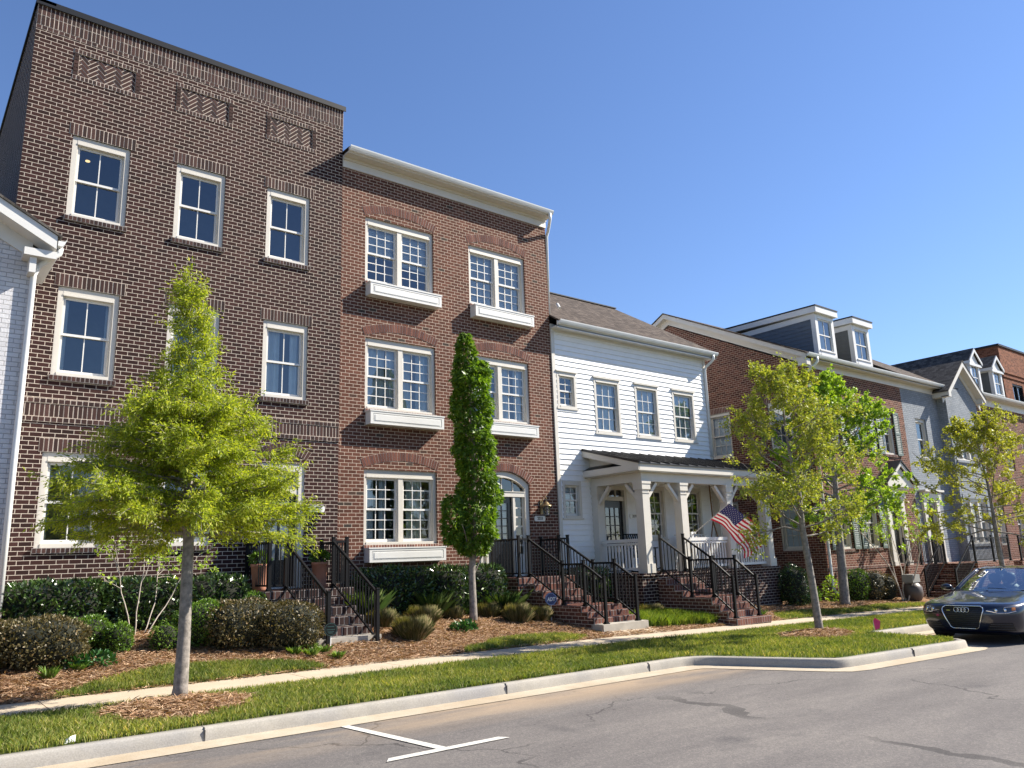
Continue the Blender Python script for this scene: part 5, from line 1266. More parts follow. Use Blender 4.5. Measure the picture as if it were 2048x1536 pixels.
# porch furniture
M['rope'] = plain('brown hanging rope', (.20, .11, .05), .9, .3, 40); M['pillow'] = plain('white pillow', (.7, .71, .74), .9, .08, 6)
t = thing('porch_swing', 'white slatted porch swing on brown ropes with white pillows, behind the porch railing', 'swing', (19.7, 15.5, -.05))
mb = MB()
for k in range(6): mb.box(WORLD, 18.95, 20.45, 15.25+.075*k, 15.31+.075*k, -.07, -.045)
mb.box(WORLD, 18.95, 19.02, 15.22, 15.72, -.12, -.07); mb.box(WORLD, 20.38, 20.45, 15.22, 15.72, -.12, -.07); obj('seat', mb, M['white'], t)
mb = MB()
for k in range(9): mb.bar((19.05+.165*k, 15.70, -.05), (19.05+.165*k, 15.86, .5), .06, .02, (0, 1, 0))
mb.bar((18.95, 15.86, .5), (20.45, 15.86, .5), .07, .03); obj('backrest', mb, M['white'], t)
for x in (18.97, 20.43):
    mb = MB(); mb.tube([(x, 15.25, -.08), (x, 15.52, .9), (x, 15.55, 2.13)], .022, 6); mb.tube([(x, 15.75, -.08), (x, 15.52, .9)], .02, 6); obj('rope', mb, M['rope'], t)
for x in (19.3, 20.0):
    mb = MB(); mb.lathe((0, 0, 0), [(0, -.07), (.12, -.06), (.2, -.02), (.21, 0), (.2, .02), (.12, .06), (0, .07)], 16, False)
    mb.v = [(x+a, 15.66+c*1+b*.25, .16+b*.9) for a, b, c in mb.v]; obj('pillow', mb, M['pillow'], t, True)
t = thing('porch_chair', 'black rocking chair on the white porch behind the stairs', 'chair', (17.0, 15.4, -.52))
cx, cy, cz = 17.0, 15.4, -.52
mb = MB(); 
for k in range(5): mb.box(WORLD, cx-.25, cx+.25, cy-.24+.1*k, cy-.16+.1*k, cz+.40, cz+.43)
obj('seat', mb, M['rail'], t)
mb = MB()
for k in range(6): mb.bar((cx-.22+.088*k, cy+.24, cz+.42), (cx-.22+.088*k, cy+.42, cz+1.05), .05, .018, (0, 1, 0))
mb.bar((cx-.28, cy+.42, cz+1.06), (cx+.28, cy+.42, cz+1.06), .07, .03); obj('backrest', mb, M['rail'], t)
for s_ in (-.27, .27):
    for dy in (-.2, .24):
        mb = MB(); mb.bar((cx+s_, cy+dy, cz+.05), (cx+s_, cy+dy, cz+.66), .04, .04); obj('leg', mb, M['rail'], t)
    mb = MB(); mb.box(WORLD, cx+s_-.045, cx+s_+.045, cy-.28, cy+.34, cz+.64, cz+.67); obj('armrest', mb, M['rail'], t)
    mb = MB(); mb.tube([(cx+s_, cy-.38+.11*k, cz+.02+.10*((k-4)/4)**2) for k in range(9)], .02, 6); obj('rocker', mb, M['rail'], t)
t = thing('hanging_lantern', 'small brass lantern hanging under the porch ceiling by the swing', 'lantern', (19.95, 14.9, 1.75)); c_ = Vector((19.95, 14.9, 1.70))
mb = MB(); mb.tube([c_+Vector((0, 0, .3)), c_+Vector((0, 0, .44))], .008, 5); mb.lathe(c_, [(.02, .3), (.12, .2), (.13, .18), (.05, .2)], 12); obj('lamp_shade', mb, M['brass'], t)
mb = MB(); mb.lathe(c_, [(.06, -.05), (.085, .19)], 10, True); obj('globe', mb, M['glass'], t)

# survey flag, litter, stone pot
mg = plain('pink marker film', (.85, .06, .28), .5, .1, 6)
x, y = 16.05, 8.45; z = base(x); t = thing('marker_flag', 'small bright pink marker flag on a wire in the kerb bulge', 'flag', (x, y, z))
mb = MB(); mb.tube([(x, y, z), (x+.02, y, z+.27)], .004, 5); obj('wire', mb, M['gutter'], t)
mb = MB(); mb.add([(x+.02, y, z+.27), (x-.01, y-.05, z+.33), (x-.03, y-.17, z+.27), (x-.02, y-.14, z+.13), (x, y-.03, z+.08)], [(0, 1, 2, 3), (0, 3, 4)])
mb.v += [(a+.004, b-.001, c) for a, b, c in mb.v]; mb.f += [tuple(i+5 for i in f[::-1]) for f in mb.f[:2]]; mb.mi += [0, 0]; obj('film', mb, mg, t)
x, y = 1.63, 8.93; mb = MB(); z = base(x)+.01
mb.add([(x-.04, y-.02, z), (x+.05, y-.03, z+.01), (x+.06, y+.03, z+.06), (x-.02, y+.04, z+.03), (x+.01, y, z+.055)], [(0, 1, 4), (1, 2, 4), (2, 3, 4), (3, 0, 4)])
tag(obj('litter', mb, M['plate'], loc=(x, y, z)), 'crumpled scrap of white paper on the grass at the kerb', 'litter')
x, y = 27.6, 13.0; z = gz(x, y)-.02; t = thing('garden_urn', 'round brown urn with a grey box on top beside the multi stemmed tree', 'urn', (x, y, z)); mb = MB()
mb.lathe((x, y, z), [(.15, 0), (.27, .1), (.33, .3), (.31, .5), (.22, .62), (.18, .64)], 18); obj('pot', mb, plain('brown glaze', (.06, .045, .04), .5, .3, 5), t, True)
mb = MB(); mb.box(WORLD, x-.26, x+.26, y-.18, y+.18, z+.66, z+.92); mb.box(WORLD, x-.2, x+.2, y-.13, y+.13, z+.62, z+.66); obj('box', mb, plain('grey plastic box', (.2, .2, .19), .6, .1, 5), t)
# ================================================================== TREES
class Wood:
    def __init__(s): s.mb, s.c, s.a = MB(), [], []
def limb(T, p, d, L, r, lift=0.0, wob=.12, n=5, r_end=.35, sides=5):
    """a tapering crooked limb; returns its points"""
    p, d = Vector(p), Vector(d).normalized(); pts = [p.copy()]
    for i in range(n):
        d = (d+Vector((rnd.gauss(0, wob), rnd.gauss(0, wob), rnd.gauss(0, wob)+lift))).normalized()
        p = p+d*(L/n); pts.append(p.copy())
    T.mb.tube(pts, [r*(1-(1-r_end)*i/n) for i in range(n+1)], sides, caps=False)
    return pts
def along(pts, f):
    k = f*(len(pts)-1); i = min(int(k), len(pts)-2); return pts[i].lerp(pts[i+1], k-i), (pts[i+1]-pts[i]).normalized()
def side_dir(d, spread):
    o = d.orthogonal().normalized(); o.rotate(Quaternion(d, rnd.uniform(0, 2*math.pi))); return (d*math.cos(spread)+o*math.sin(spread)).normalized()
def leafy(T, pts, n, jit, f0=0.0):
    for _ in range(n):
        q, d = along(pts, rnd.uniform(f0, 1)); T.c.append(q+Vector((rnd.gauss(0, jit), rnd.gauss(0, jit), rnd.gauss(0, jit)))); T.a.append(d)
def crown(T, t, mat, L, Wd, hang=.25, rand=.7, lobes=1, name='crown', keep=None):
    c = np.array([tuple(v) for v in T.c]); a = np.array([tuple(v) for v in T.a])
    if keep is not None: k = keep(c); c, a = c[k], a[k]
    n = len(c); a = a+nr.normal(0, rand, (n, 3)); a[:, 2] -= hang; nn = rdir(n, .9); Ls = nr.uniform(*L, n)
    V = [leaf_quads(c, a, nn, Ls, Ls*Wd)]
    for k in range(lobes-1):
        a2 = a+np.cross(nn, a)*(.9 if k % 2 == 0 else -.9); V.append(leaf_quads(c, a2, nn, Ls*.85, Ls*Wd*.8))
    return leaves_obj(name, np.vstack(V), mat, t)
def trunk_obj(T, t, mat): return obj('trunk', T.mb, mat, t, smooth=True)

M['leaf_oak'] = island_mat('willow oak leaves', [(0, (.16, .22, .02)), (.4, (.29, .36, .03)), (.8, (.40, .45, .05)), (1, (.54, .53, .10))], .5, bmp=0, trans=.5, spec=.35)
M['leaf_gum'] = island_mat('sweetgum leaves', [(0, (.06, .125, .012)), (.5, (.115, .21, .02)), (1, (.20, .30, .035))], .42, bmp=0, trans=.42, spec=.4)
M['leaf_olive'] = island_mat('young olive leaves', [(0, (.22, .28, .03)), (.5, (.36, .41, .06)), (.85, (.48, .49, .11)), (1, (.46, .36, .12))], .5, bmp=0, trans=.4)
M['leaf_fresh'] = island_mat('fresh green leaves', [(0, (.19, .32, .03)), (.5, (.32, .47, .05)), (1, (.46, .57, .11))], .45, bmp=0, trans=.42)
M['leaf_yellow'] = island_mat('yellow green young leaves', [(0, (.24, .27, .03)), (.5, (.38, .39, .05)), (1, (.5, .48, .11))], .5, bmp=0, trans=.42)

# pyramid willow oak at the left
x, y = 3.05, 10.42; z = base(x)+.05
t = thing('willow_oak', 'bright green pyramid shaped street tree before the dark brick house', 'tree', (x, y, z), 'trees along the street'); T = Wood()
tp = [Vector((x, y, z-.1)), Vector((x+.02, y, z+.15)), Vector((x+.03, y, z+.8)), Vector((x+.02, y, .3)), Vector((x-.02, y+.02, 1.2)), Vector((x-.07, y, 2.2)), Vector((x-.10, y, 3.1)), Vector((x-.17, y, 3.85))]
T.mb.tube(tp, [.115, .086, .074, .066, .05, .03, .016, .005], 12)
prof = lambda zz: float(np.interp(zz, [.35, .55, .95, 1.45, 1.8, 2.1, 2.45, 2.8, 3.3, 3.9], [1.1, 1.50, 1.52, 1.24, .94, .66, .46, .36, .26, .04]))
tz = lambda zz: Vector((float(np.interp(zz, [p.z for p in tp], [p.x for p in tp])), y, zz))
zz = .42; k = 0
while zz < 3.8:
    dens = .019 if zz < 1.9 else .05
    az = k*2.399+rnd.gauss(0, .25); k += 1
    R_ = prof(zz+.22)*rnd.choice([.7, .9, 1, 1.0, 1.0, 1.08]); tilt = .16 if zz < 1.0 else .35
    if zz > 2.6: tilt = .7
    pts = limb(T, tz(zz), (math.cos(az), math.sin(az), tilt), max(.12, R_), .007+.012*R_, lift=-.035 if zz < 1.2 else 0, wob=.09, n=6)
    nt = int(6+16*R_)
    leafy(T, pts, int(80*R_), .03, .25)
    for i in range(nt):
        q, d = along(pts, rnd.uniform(.12, 1)); dd = side_dir(d, rnd.uniform(.5, 1.1)); dd.z = dd.z*.4-.05
        tw = limb(T, q, dd, rnd.uniform(.16, .40)*(.6+.4*min(1, R_)), .004, lift=-.05, wob=.16, n=3, sides=3)
        leafy(T, tw, rnd.randint(44, 62) if zz < 2.2 else rnd.randint(24, 40), .028)
    zz += dens*rnd.uniform(.7, 1.3)
for _ in range(40):   # leader
    q = tz(rnd.uniform(3.0, 3.95)); T.c.append(q); T.a.append(Vector((rnd.gauss(0, 1), rnd.gauss(0, 1), 1)))
tw = limb(T, tz(2.35), (1, .1, -.05), .62, .008, wob=.1); leafy(T, tw, 120, .03)
trunk_obj(T, t, M['bark_gray']); crown(T, t, M['leaf_oak'], (.038, .072), .27, .35, .65)
print('oak leaves', len(T.c))

# columnar sweetgum
x, y = 10.42, 14.5; z = gz(x, y)
t = thing('sweetgum_tree', 'narrow column shaped dark green tree before the red brown brick house', 'tree', (x, y, z), 'trees along the street'); T = Wood()
tp = [Vector((x-.05, y, z-.1)), Vector((x-.03, y, z+.2)), Vector((x-.05, y, z+1.0)), Vector((x+.03, y, .6)), Vector((x+.06, y, 2.2)), Vector((x+.02, y, 3.9)), Vector((x-.03, y, 5.0))]
T.mb.tube(tp, [.11, .085, .075, .065, .05, .03, .01], 10)
def column(T, cx, cy, z0, z1, rad, n):
    for _ in range(n):
        f = rnd.random(); zz = z0+(z1-z0)*f; R_ = rad(f)*(1+.16*math.sin(zz*7+cx)+.10*math.sin(zz*17)); a = rnd.uniform(0, 2*math.pi); r = R_*rnd.uniform(.55, 1.02)**.6
        c = Vector((cx(zz) if callable(cx) else cx, cy, zz)) if not callable(cx) else Vector((cx(zz), cy, zz))
        o = Vector((math.cos(a), math.sin(a), 0)); T.c.append(c+o*r+Vector((0, 0, rnd.gauss(0, .03)))); T.a.append((o+Vector((0, 0, -.35))).normalized())
cxm = lambda zz: float(np.interp(zz, [.2, 1.5, 3, 4.5, 5.2], [10.42, 10.62, 10.47, 10.45, 10.40]))
def colm(T, cxf, z0, z1, radf, n):
    for _ in range(n):
        f = rnd.random(); zz = z0+(z1-z0)*f; a = rnd.uniform(0, 2*math.pi); R_ = radf(zz)*(1+.13*math.sin(zz*6.3+2*a)+.09*math.sin(zz*15+a)); r = R_*rnd.uniform(.35, 1.03)**.5
        o = Vector((math.cos(a), math.sin(a), 0)); T.c.append(Vector((cxf(zz), y, zz))+o*r); T.a.append((o+Vector((0, 0, -.3))).normalized())
colm(T, cxm, .12, 4.35, lambda q: float(np.interp(q, [.12, .5, 1.2, 2, 3, 4, 4.35], [.26, .42, .46, .42, .43, .43, .38])), 6600)
colm(T, lambda q: 10.33, 4.2, 5.22, lambda q: float(np.interp(q, [4.2, 5.0, 5.22], [.25, .20, .06])), 800)
colm(T, lambda q: 10.72, 4.1, 4.62, lambda q: float(np.interp(q, [4.1, 4.5, 4.62], [.24, .20, .08])), 420)
colm(T, lambda q: 9.86, .35, 1.42, lambda q: float(np.interp(q, [.35, .8, 1.3, 1.42], [.14, .23, .17, .05])), 620)
limb(T, (x-.02, y, -.15), (-.5, 0, .8), 1.1, .02); limb(T, (x+.02, y, -.3), (.5, -.1, .9), .9, .02)
for zz in np.arange(.2, 4.6, .12):
    a = rnd.uniform(0, 6.28); limb(T, (cxm(zz), y, zz-.2), (math.cos(a)*.5, math.sin(a)*.5, .8), .45, .012, n=3, sides=4)
trunk_obj(T, t, M['bark_gray']); crown(T, t, M['leaf_gum'], (.09, .15), .34, .5, .45, lobes=3)

def open_tree(name, label, x, y, z, top, lean, r0, z_first, R_prof, n_main, mat, L, per, bark, wd=.45, cut=None, lobes=1, group='trees along the street', up_=.55, tw_=(6, 9)):
    t = thing(name, label, 'tree', (x, y, z), group); T = Wood()
    tp = [Vector((x, y, z-.1)), Vector((x, y, z+.12))]+[Vector((x+lean[0]*f+rnd.gauss(0, .02), y+lean[1]*f+rnd.gauss(0, .02), z+(top-z)*f)) for f in (.2, .38, .52, .66, .8, .92, 1)]
    rs = [r0*1.3, r0*1.05, r0*.9, r0*.78, r0*.6, r0*.42, r0*.28, r0*.15, r0*.05]; T.mb.tube(tp, rs, 10)
    def tz(q): return Vector((float(np.interp(q, [p.z for p in tp], [p.x for p in tp])), float(np.interp(q, [p.z for p in tp], [p.y for p in tp])), q))
    for k in range(n_main):
        f = (k+rnd.random())/n_main; zz = z_first+(top-.15-z_first)*f; az = k*2.399+rnd.gauss(0, .3)
        R_ = R_prof(f)*rnd.uniform(.75, 1.15); pts = limb(T, tz(zz), (math.cos(az), math.sin(az), up_+.5*f), R_, r0*.30*(1-.6*f), lift=.03 if f > .3 else -.02, wob=.13, n=6)
        for i in range(rnd.randint(*tw_)):
            q, d = along(pts, rnd.uniform(.25, 1)); tw = limb(T, q, side_dir(d, rnd.uniform(.4, 1.0)), rnd.uniform(.25, .6)*max(.5, min(1, R_)), r0*.07, lift=.02, wob=.2, n=4, sides=4)
            for j in range(rnd.randint(2, 4)):
                q2, d2 = along(tw, rnd.uniform(.3, 1)); t2 = limb(T, q2, side_dir(d2, .8), rnd.uniform(.10, .25), .004, wob=.25, n=2, sides=3); leafy(T, t2, per, .035, .2)
            leafy(T, tw, per, .04, .5)
    trunk_obj(T, t, bark); crown(T, t, mat, L, wd, .2, .9, lobes, keep=cut); print(name, len(T.c)); return t
open_tree('oak_tree', 'slender young tree with sparse olive yellow leaves in the kerb bulge', 15.28, 9.2, base(15.28)+.06, 3.75, (-.38, .05), .078, .15, lambda f: float(np.interp(f, [0, .2, .4, .6, .8, 1], [.95, 1.45, 1.55, 1.35, .9, .3])), 36, M['leaf_olive'], (.035, .065), 13, M['bark_gray'], .55, lobes=3, up_=.25, tw_=(8, 12))
open_tree('maple_tree', 'bright green leafy tree by the corner of the dormer brick house', 23.9, 13.4, gz(23.9, 13.4), 5.25, (.12, -.15), .14, .65, lambda f: float(np.interp(f, [0, .3, .6, .85, 1], [2.0, 2.35, 1.8, 1.0, .4])), 48, M['leaf_fresh'], (.06, .11), 15, M['bark_gray'], .55,
          cut=lambda c: ~((c[:, 1] > 14.2) & (c[:, 0] > 24.3)), lobes=3, up_=.3)
open_tree('young_oak', 'airy yellow green street tree beyond the parked car', 27.4, 10.0, base(27.4), 3.75, (-.45, 0), .085, .1, lambda f: float(np.interp(f, [0, .3, .6, 1], [2.3, 2.5, 1.7, .5])), 42, M['leaf_yellow'], (.045, .085), 11, M['bark_gray'], .5, lobes=3, up_=.12, tw_=(7, 11))
def multi_stem(name, label, x, y, h0, hs, spread, mat, n_l, bark, L, per=9, r0=.022):
    z = gz(x, y); t = thing(name, label, 'tree', (x, y, z)); T = Wood()
    for k, a in enumerate(hs):
        d = Vector((math.cos(a)*spread[k], math.sin(a)*spread[k], 1)); pts = limb(T, (x+.10*math.cos(a), y+.06*math.sin(a), z-.05), d, h0*rnd.uniform(.9, 1.1), r0, lift=.06, wob=.11, n=8, r_end=.3, sides=7)
        for i in range(n_l):
            q, dd = along(pts, rnd.uniform(.5, 1)); tw = limb(T, q, side_dir(dd, rnd.uniform(.5, 1.1)), rnd.uniform(.25, .6)*h0/1.6, .006, lift=.02, wob=.2, n=4, sides=4)
            leafy(T, tw, per, .045, .3)
            for j in range(2):
                q2, d2 = along(tw, rnd.uniform(.4, 1)); t2 = limb(T, q2, side_dir(d2, .8), .18, .003, wob=.2, n=2, sides=3); leafy(T, t2, per, .03, .3)
    trunk_obj(T, t, bark); crown(T, t, mat, L, .5, .1, 1.0, 2)
multi_stem('small_tree', 'small pale multi stemmed tree with few leaves before the laurel hedge', 3.62, 14.75, 1.75, [3.0, 2.2, .25, .9], [.42, .12, .50, .25], M['leaf_fresh'], 6, M['bark_pale'], (.045, .08), 6, .013)
multi_stem('small_tree', 'multi stemmed bright green tree by the brown urn and far railing', 27.2, 13.1, 3.6, [2.9, 1.6, .3, 5.0, .9], [.25, .1, .45, .3, .2], M['leaf_fresh'], 9, M['bark_pale'], (.07, .12), 9, .026)

# ================================================================== SHRUBS
def shrub(name, label, cx, cy, rx, ry, z0, z1, mat, n, L, Wd, pw=3.0, group=None, wob=.08, core=True, cat='shrub', outw=.8, rotz=0):
    """leaves over the skin of a lumpy clipped form with a dark heart inside"""
    t = thing(name, label, cat, (cx, cy, z0), group); rz_ = (z1-z0)/2; zc = (z0+z1)/2
    d = rdir(n); m = (np.abs(d)**pw).sum(1)**(1/pw); d = d/m[:, None]
    ph = nr.uniform(0, 6, 3); lump = 1+wob*(np.sin(5*d[:, 0]+ph[0])*np.sin(4*d[:, 1]+ph[1])+.7*np.sin(9*d[:, 2]+7*d[:, 0]+ph[2]))
    r = lump*(1-np.abs(nr.normal(0, .075, n)))
    c = np.array([cx, cy, zc])+d*np.array([rx, ry, rz_])*r[:, None]
    nrm = d*np.array([1/rx, 1/ry, 1/rz_]); nrm /= np.linalg.norm(nrm, axis=1)[:, None]
    a = nrm*outw+nr.normal(0, .55, (n, 3)); a[:, 2] += .25
    c[:, 2] = np.maximum(c[:, 2], z0+.01); nn = nrm+rdir(n)*.8; Ls = nr.uniform(L*.7, L*1.25, n)
    leaves_obj('foliage', leaf_quads(c, a, nn, Ls, Ls*Wd), mat, t)
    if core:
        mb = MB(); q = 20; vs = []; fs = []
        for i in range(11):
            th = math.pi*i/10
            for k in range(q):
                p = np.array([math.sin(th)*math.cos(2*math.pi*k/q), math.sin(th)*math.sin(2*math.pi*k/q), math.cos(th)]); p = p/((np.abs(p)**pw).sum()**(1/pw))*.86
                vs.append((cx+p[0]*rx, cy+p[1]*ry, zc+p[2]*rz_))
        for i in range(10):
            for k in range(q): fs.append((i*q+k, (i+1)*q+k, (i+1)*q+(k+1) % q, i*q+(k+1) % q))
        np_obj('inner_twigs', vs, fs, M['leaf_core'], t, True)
    return t
LA, BX, BZ = M['leaf_laurel'], M['leaf_box'], M['leaf_bronze']
g = 'laurel shrubs along the brick walls'
lau = lambda lab, x0, x1, y, top, n: shrub('laurel_shrub', lab, (x0+x1)/2, y, (x1-x0)/2, .48, gz((x0+x1)/2, y)-.05, top, LA, n, .10, .36, 5.0, g, .05)
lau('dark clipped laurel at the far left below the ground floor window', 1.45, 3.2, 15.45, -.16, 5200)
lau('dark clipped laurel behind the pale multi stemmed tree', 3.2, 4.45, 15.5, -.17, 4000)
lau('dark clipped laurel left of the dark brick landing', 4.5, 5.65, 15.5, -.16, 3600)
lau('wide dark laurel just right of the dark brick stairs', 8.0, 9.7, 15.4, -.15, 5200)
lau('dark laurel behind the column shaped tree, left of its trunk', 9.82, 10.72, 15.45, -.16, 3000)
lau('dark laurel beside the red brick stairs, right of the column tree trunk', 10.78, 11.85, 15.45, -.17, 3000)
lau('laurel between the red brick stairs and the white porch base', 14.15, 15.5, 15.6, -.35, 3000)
g = 'bronze clipped shrubs'
brz = lambda lab, x, y, rx, ry, top, n: shrub('bronze_shrub', lab, x, y, rx, ry, gz(x, y)-.04, top, BZ, n, .048, .5, 2.8, g, .07)
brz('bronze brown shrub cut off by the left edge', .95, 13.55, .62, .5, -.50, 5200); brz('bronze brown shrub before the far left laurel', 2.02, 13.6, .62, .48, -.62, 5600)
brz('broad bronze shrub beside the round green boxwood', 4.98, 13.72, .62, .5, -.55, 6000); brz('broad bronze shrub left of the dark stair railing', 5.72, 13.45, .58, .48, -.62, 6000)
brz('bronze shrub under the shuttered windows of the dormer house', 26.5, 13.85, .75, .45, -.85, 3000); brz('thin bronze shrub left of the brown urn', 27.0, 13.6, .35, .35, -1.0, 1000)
g = 'boxwood shrubs'
bxw = lambda lab, x, y, r, top, n, pw=2.2: shrub('boxwood_shrub', lab, x, y, r, r, gz(x, y)-.03, top, BX, n, .038, .6, pw, g, .10)
bxw('large round bright green boxwood right of the pyramid tree trunk', 4.42, 14.0, .44, -.52, 5600); bxw('small upright boxwood before the pale multi stemmed tree', 3.12, 13.95, .22, -.80, 1900)
bxw('spreading light green boxwood behind the bronze shrubs at left', 2.72, 14.25, .36, -.68, 3000); bxw('small green bush at the corner of the dark brick landing', 5.5, 14.55, .24, -.45, 1500)
shrub('boxwood_shrub', 'small yellowish boxwood left of the pyramid tree trunk', 3.80, 13.85, .22, .2, gz(3.8, 13.8)-.03, -.84, M['leaf_bed'], 1300, .036, .55, 2.2, g, .14)
shrub('cone_shrub', 'dark green clipped cone at the right end of the white porch', 22.05, 13.95, .42, .40, gz(22, 13.9)-.03, -.52, LA, 2600, .06, .5, 2.4)
shrub('round_shrub', 'low yellow green shrub between the two street tree trunks', 23.2, 14.2, .42, .3, gz(23.2, 14.2)-.02, -1.2, M['leaf_bed'], 1100, .09, .4, 2.0)
shrub('round_shrub', 'dark shrub in the shaded gap beside the dormer house', 23.6, 15.2, .75, .45, gz(23.6, 15.2)-.03, -.75, LA, 1800, .08, .45, 2.4)
shrub('round_shrub', 'light green shrub under the shuttered windows', 25.75, 13.95, .6, .4, gz(25.7, 13.9)-.03, -.78, M['leaf_box'], 2600, .06, .5, 2.3)
shrub('round_shrub', 'loose green shrub at the brick corner by the downspout', 24.4, 14.1, .25, .25, gz(24.4, 14.1), -.95, M['leaf_fresh'], 300, .09, .5, 2, core=False)

def tuft(name, label, x, y, r, h, n, mat, w=.006, lean=.9, group=None, cat='grass clump', flat=None):
    """a clump of long blades fanning out from one crown"""
    z = gz(x, y); t = thing(name, label, cat, (x, y, z), group); a = nr.uniform(0, 2*np.pi, n); rr = r*.35*np.sqrt(nr.uniform(0, 1, n)); hh = h*nr.uniform(.65, 1.05, n)
    p = np.column_stack([x+rr*np.cos(a), y+rr*np.sin(a), np.full(n, z-.02)]); out = r*nr.uniform(.15, 1, n)*lean
    d = np.column_stack([np.cos(a+nr.normal(0, .3, n)), np.sin(a+nr.normal(0, .3, n)), np.zeros(n)]); s = np.column_stack([-np.sin(a), np.cos(a), np.zeros(n)])*w*nr.uniform(.6, 1.3, n)[:, None]
    up_ = np.array([0, 0, 1.0])
    if mat is OG: hh = h*nr.uniform(.55, 1.08, n)*(1-.35*(out/(r*lean))**2); out *= .75; rr *= 1.7; p[:, 0] = x+rr*np.cos(a); p[:, 1] = y+rr*np.sin(a)
    p1 = p+d*(out*.3)[:, None]+up_*(hh*.6)[:, None]; p2 = p+d*out[:, None]+up_*(hh if flat is None else hh*flat)[:, None]
    V = np.stack([p-s, p+s, p1+s*.9, p2, p1-s*.9], 1).reshape(-1, 3)
    np_obj('blades', V, np.arange(n*5).reshape(n, 5), mat, t); return t
g = 'clipped ornamental grasses'; OG, GR = M['blade_og'], M['blade_green']
for lab, x, y, r, h, n in (('large tan ornamental grass clump nearest the dark stair railing', 8.08, 13.25, .36, .50, 2600), ('tan grass clump behind the large one by the stairs', 7.95, 14.2, .30, .42, 1500), ('rounded tan grass clump below the red brown house window', 9.0, 14.35, .34, .45, 1800),
                           ('tan grass clump left of the column tree trunk', 10.0, 14.75, .26, .36, 1200), ('tan grass clump right of the column tree trunk', 11.1, 14.9, .32, .42, 1600), ('wedge shaped tan grass clump before the red brick stairs', 11.35, 14.15, .32, .50, 2000), ('tan grass clump under the blue yard sign', 12.0, 14.15, .28, .42, 1500),
                           ('tan grass clump beyond the red brick stairs', 14.3, 14.3, .34, .42, 1400), ('grey tan grass clump before the white porch base', 15.5, 13.95, .36, .40, 1400)):
    tuft('ornamental_grass', lab, x, y, r*1.05, h*.92, int(n*2.2), OG, .0042, .8, g)
for lab, x, y in (('loose green strappy grass behind the rounded tan clump', 9.55, 14.9), ('loose green strappy grass at the foot of the laurel by the red brick stairs', 11.6, 15.0), ('loose green strappy grass between the dark stairs and the wide laurel', 7.9, 14.75)):
    tuft('strappy_grass', lab, x, y, .55, .62, 420, GR, .008, 1.0, 'loose green grasses')
g = 'small bedding plants'
for lab, x, y, r, h, m in (('lime green bedding plant nearest the left edge', 2.05, 12.98, .15, .2, 'leaf_bed'), ('thin yellow bedding plant by the left bronze shrub', 2.45, 13.2, .11, .15, 'leaf_bed'), ('lime bedding plant left of the round black sign', 5.62, 12.98, .13, .17, 'leaf_bed'), ('lime bedding plant at the tip of the lawn strip', 5.85, 12.80, .14, .18, 'leaf_bed'),
                           ('lime bedding plant in front of the round black sign', 6.12, 12.92, .14, .17, 'leaf_bed'), ('lime bedding plant touching the concrete step', 6.2, 12.55, .14, .17, 'leaf_bed'), ('lime bedding plant behind the others near the black sign', 6.0, 13.15, .12, .16, 'leaf_bed'), ('lime bedding plant at the far end of the porch stairs', 18.1, 12.6, .24, .26, 'leaf_bed'), ('lime bedding plant beside the pavement past the porch stairs', 18.5, 12.95, .22, .24, 'leaf_bed')):
    tuft('bedding_plant', lab, x, y, r, h, 70, M[m], .014, 1.1, g, 'plant')
for lab, x, y, r in (('dark green leafy bedding plant by the left lawn strip', 2.75, 13.38, .2), ('dark green leafy bedding plant next to the left bronze shrub', 2.45, 13.32, .14), ('leafy green bedding plant before the column tree trunk', 9.42, 13.58, .2), ('leafy bedding plant beside the column tree mulch', 9.62, 13.66, .16)):
    shrub('bedding_plant', lab, x, y, r, r*.8, gz(x, y)-.05, gz(x, y)+.17, M['leaf_hosta'], 260, .10, .4, 2, g, .1, False, 'plant')
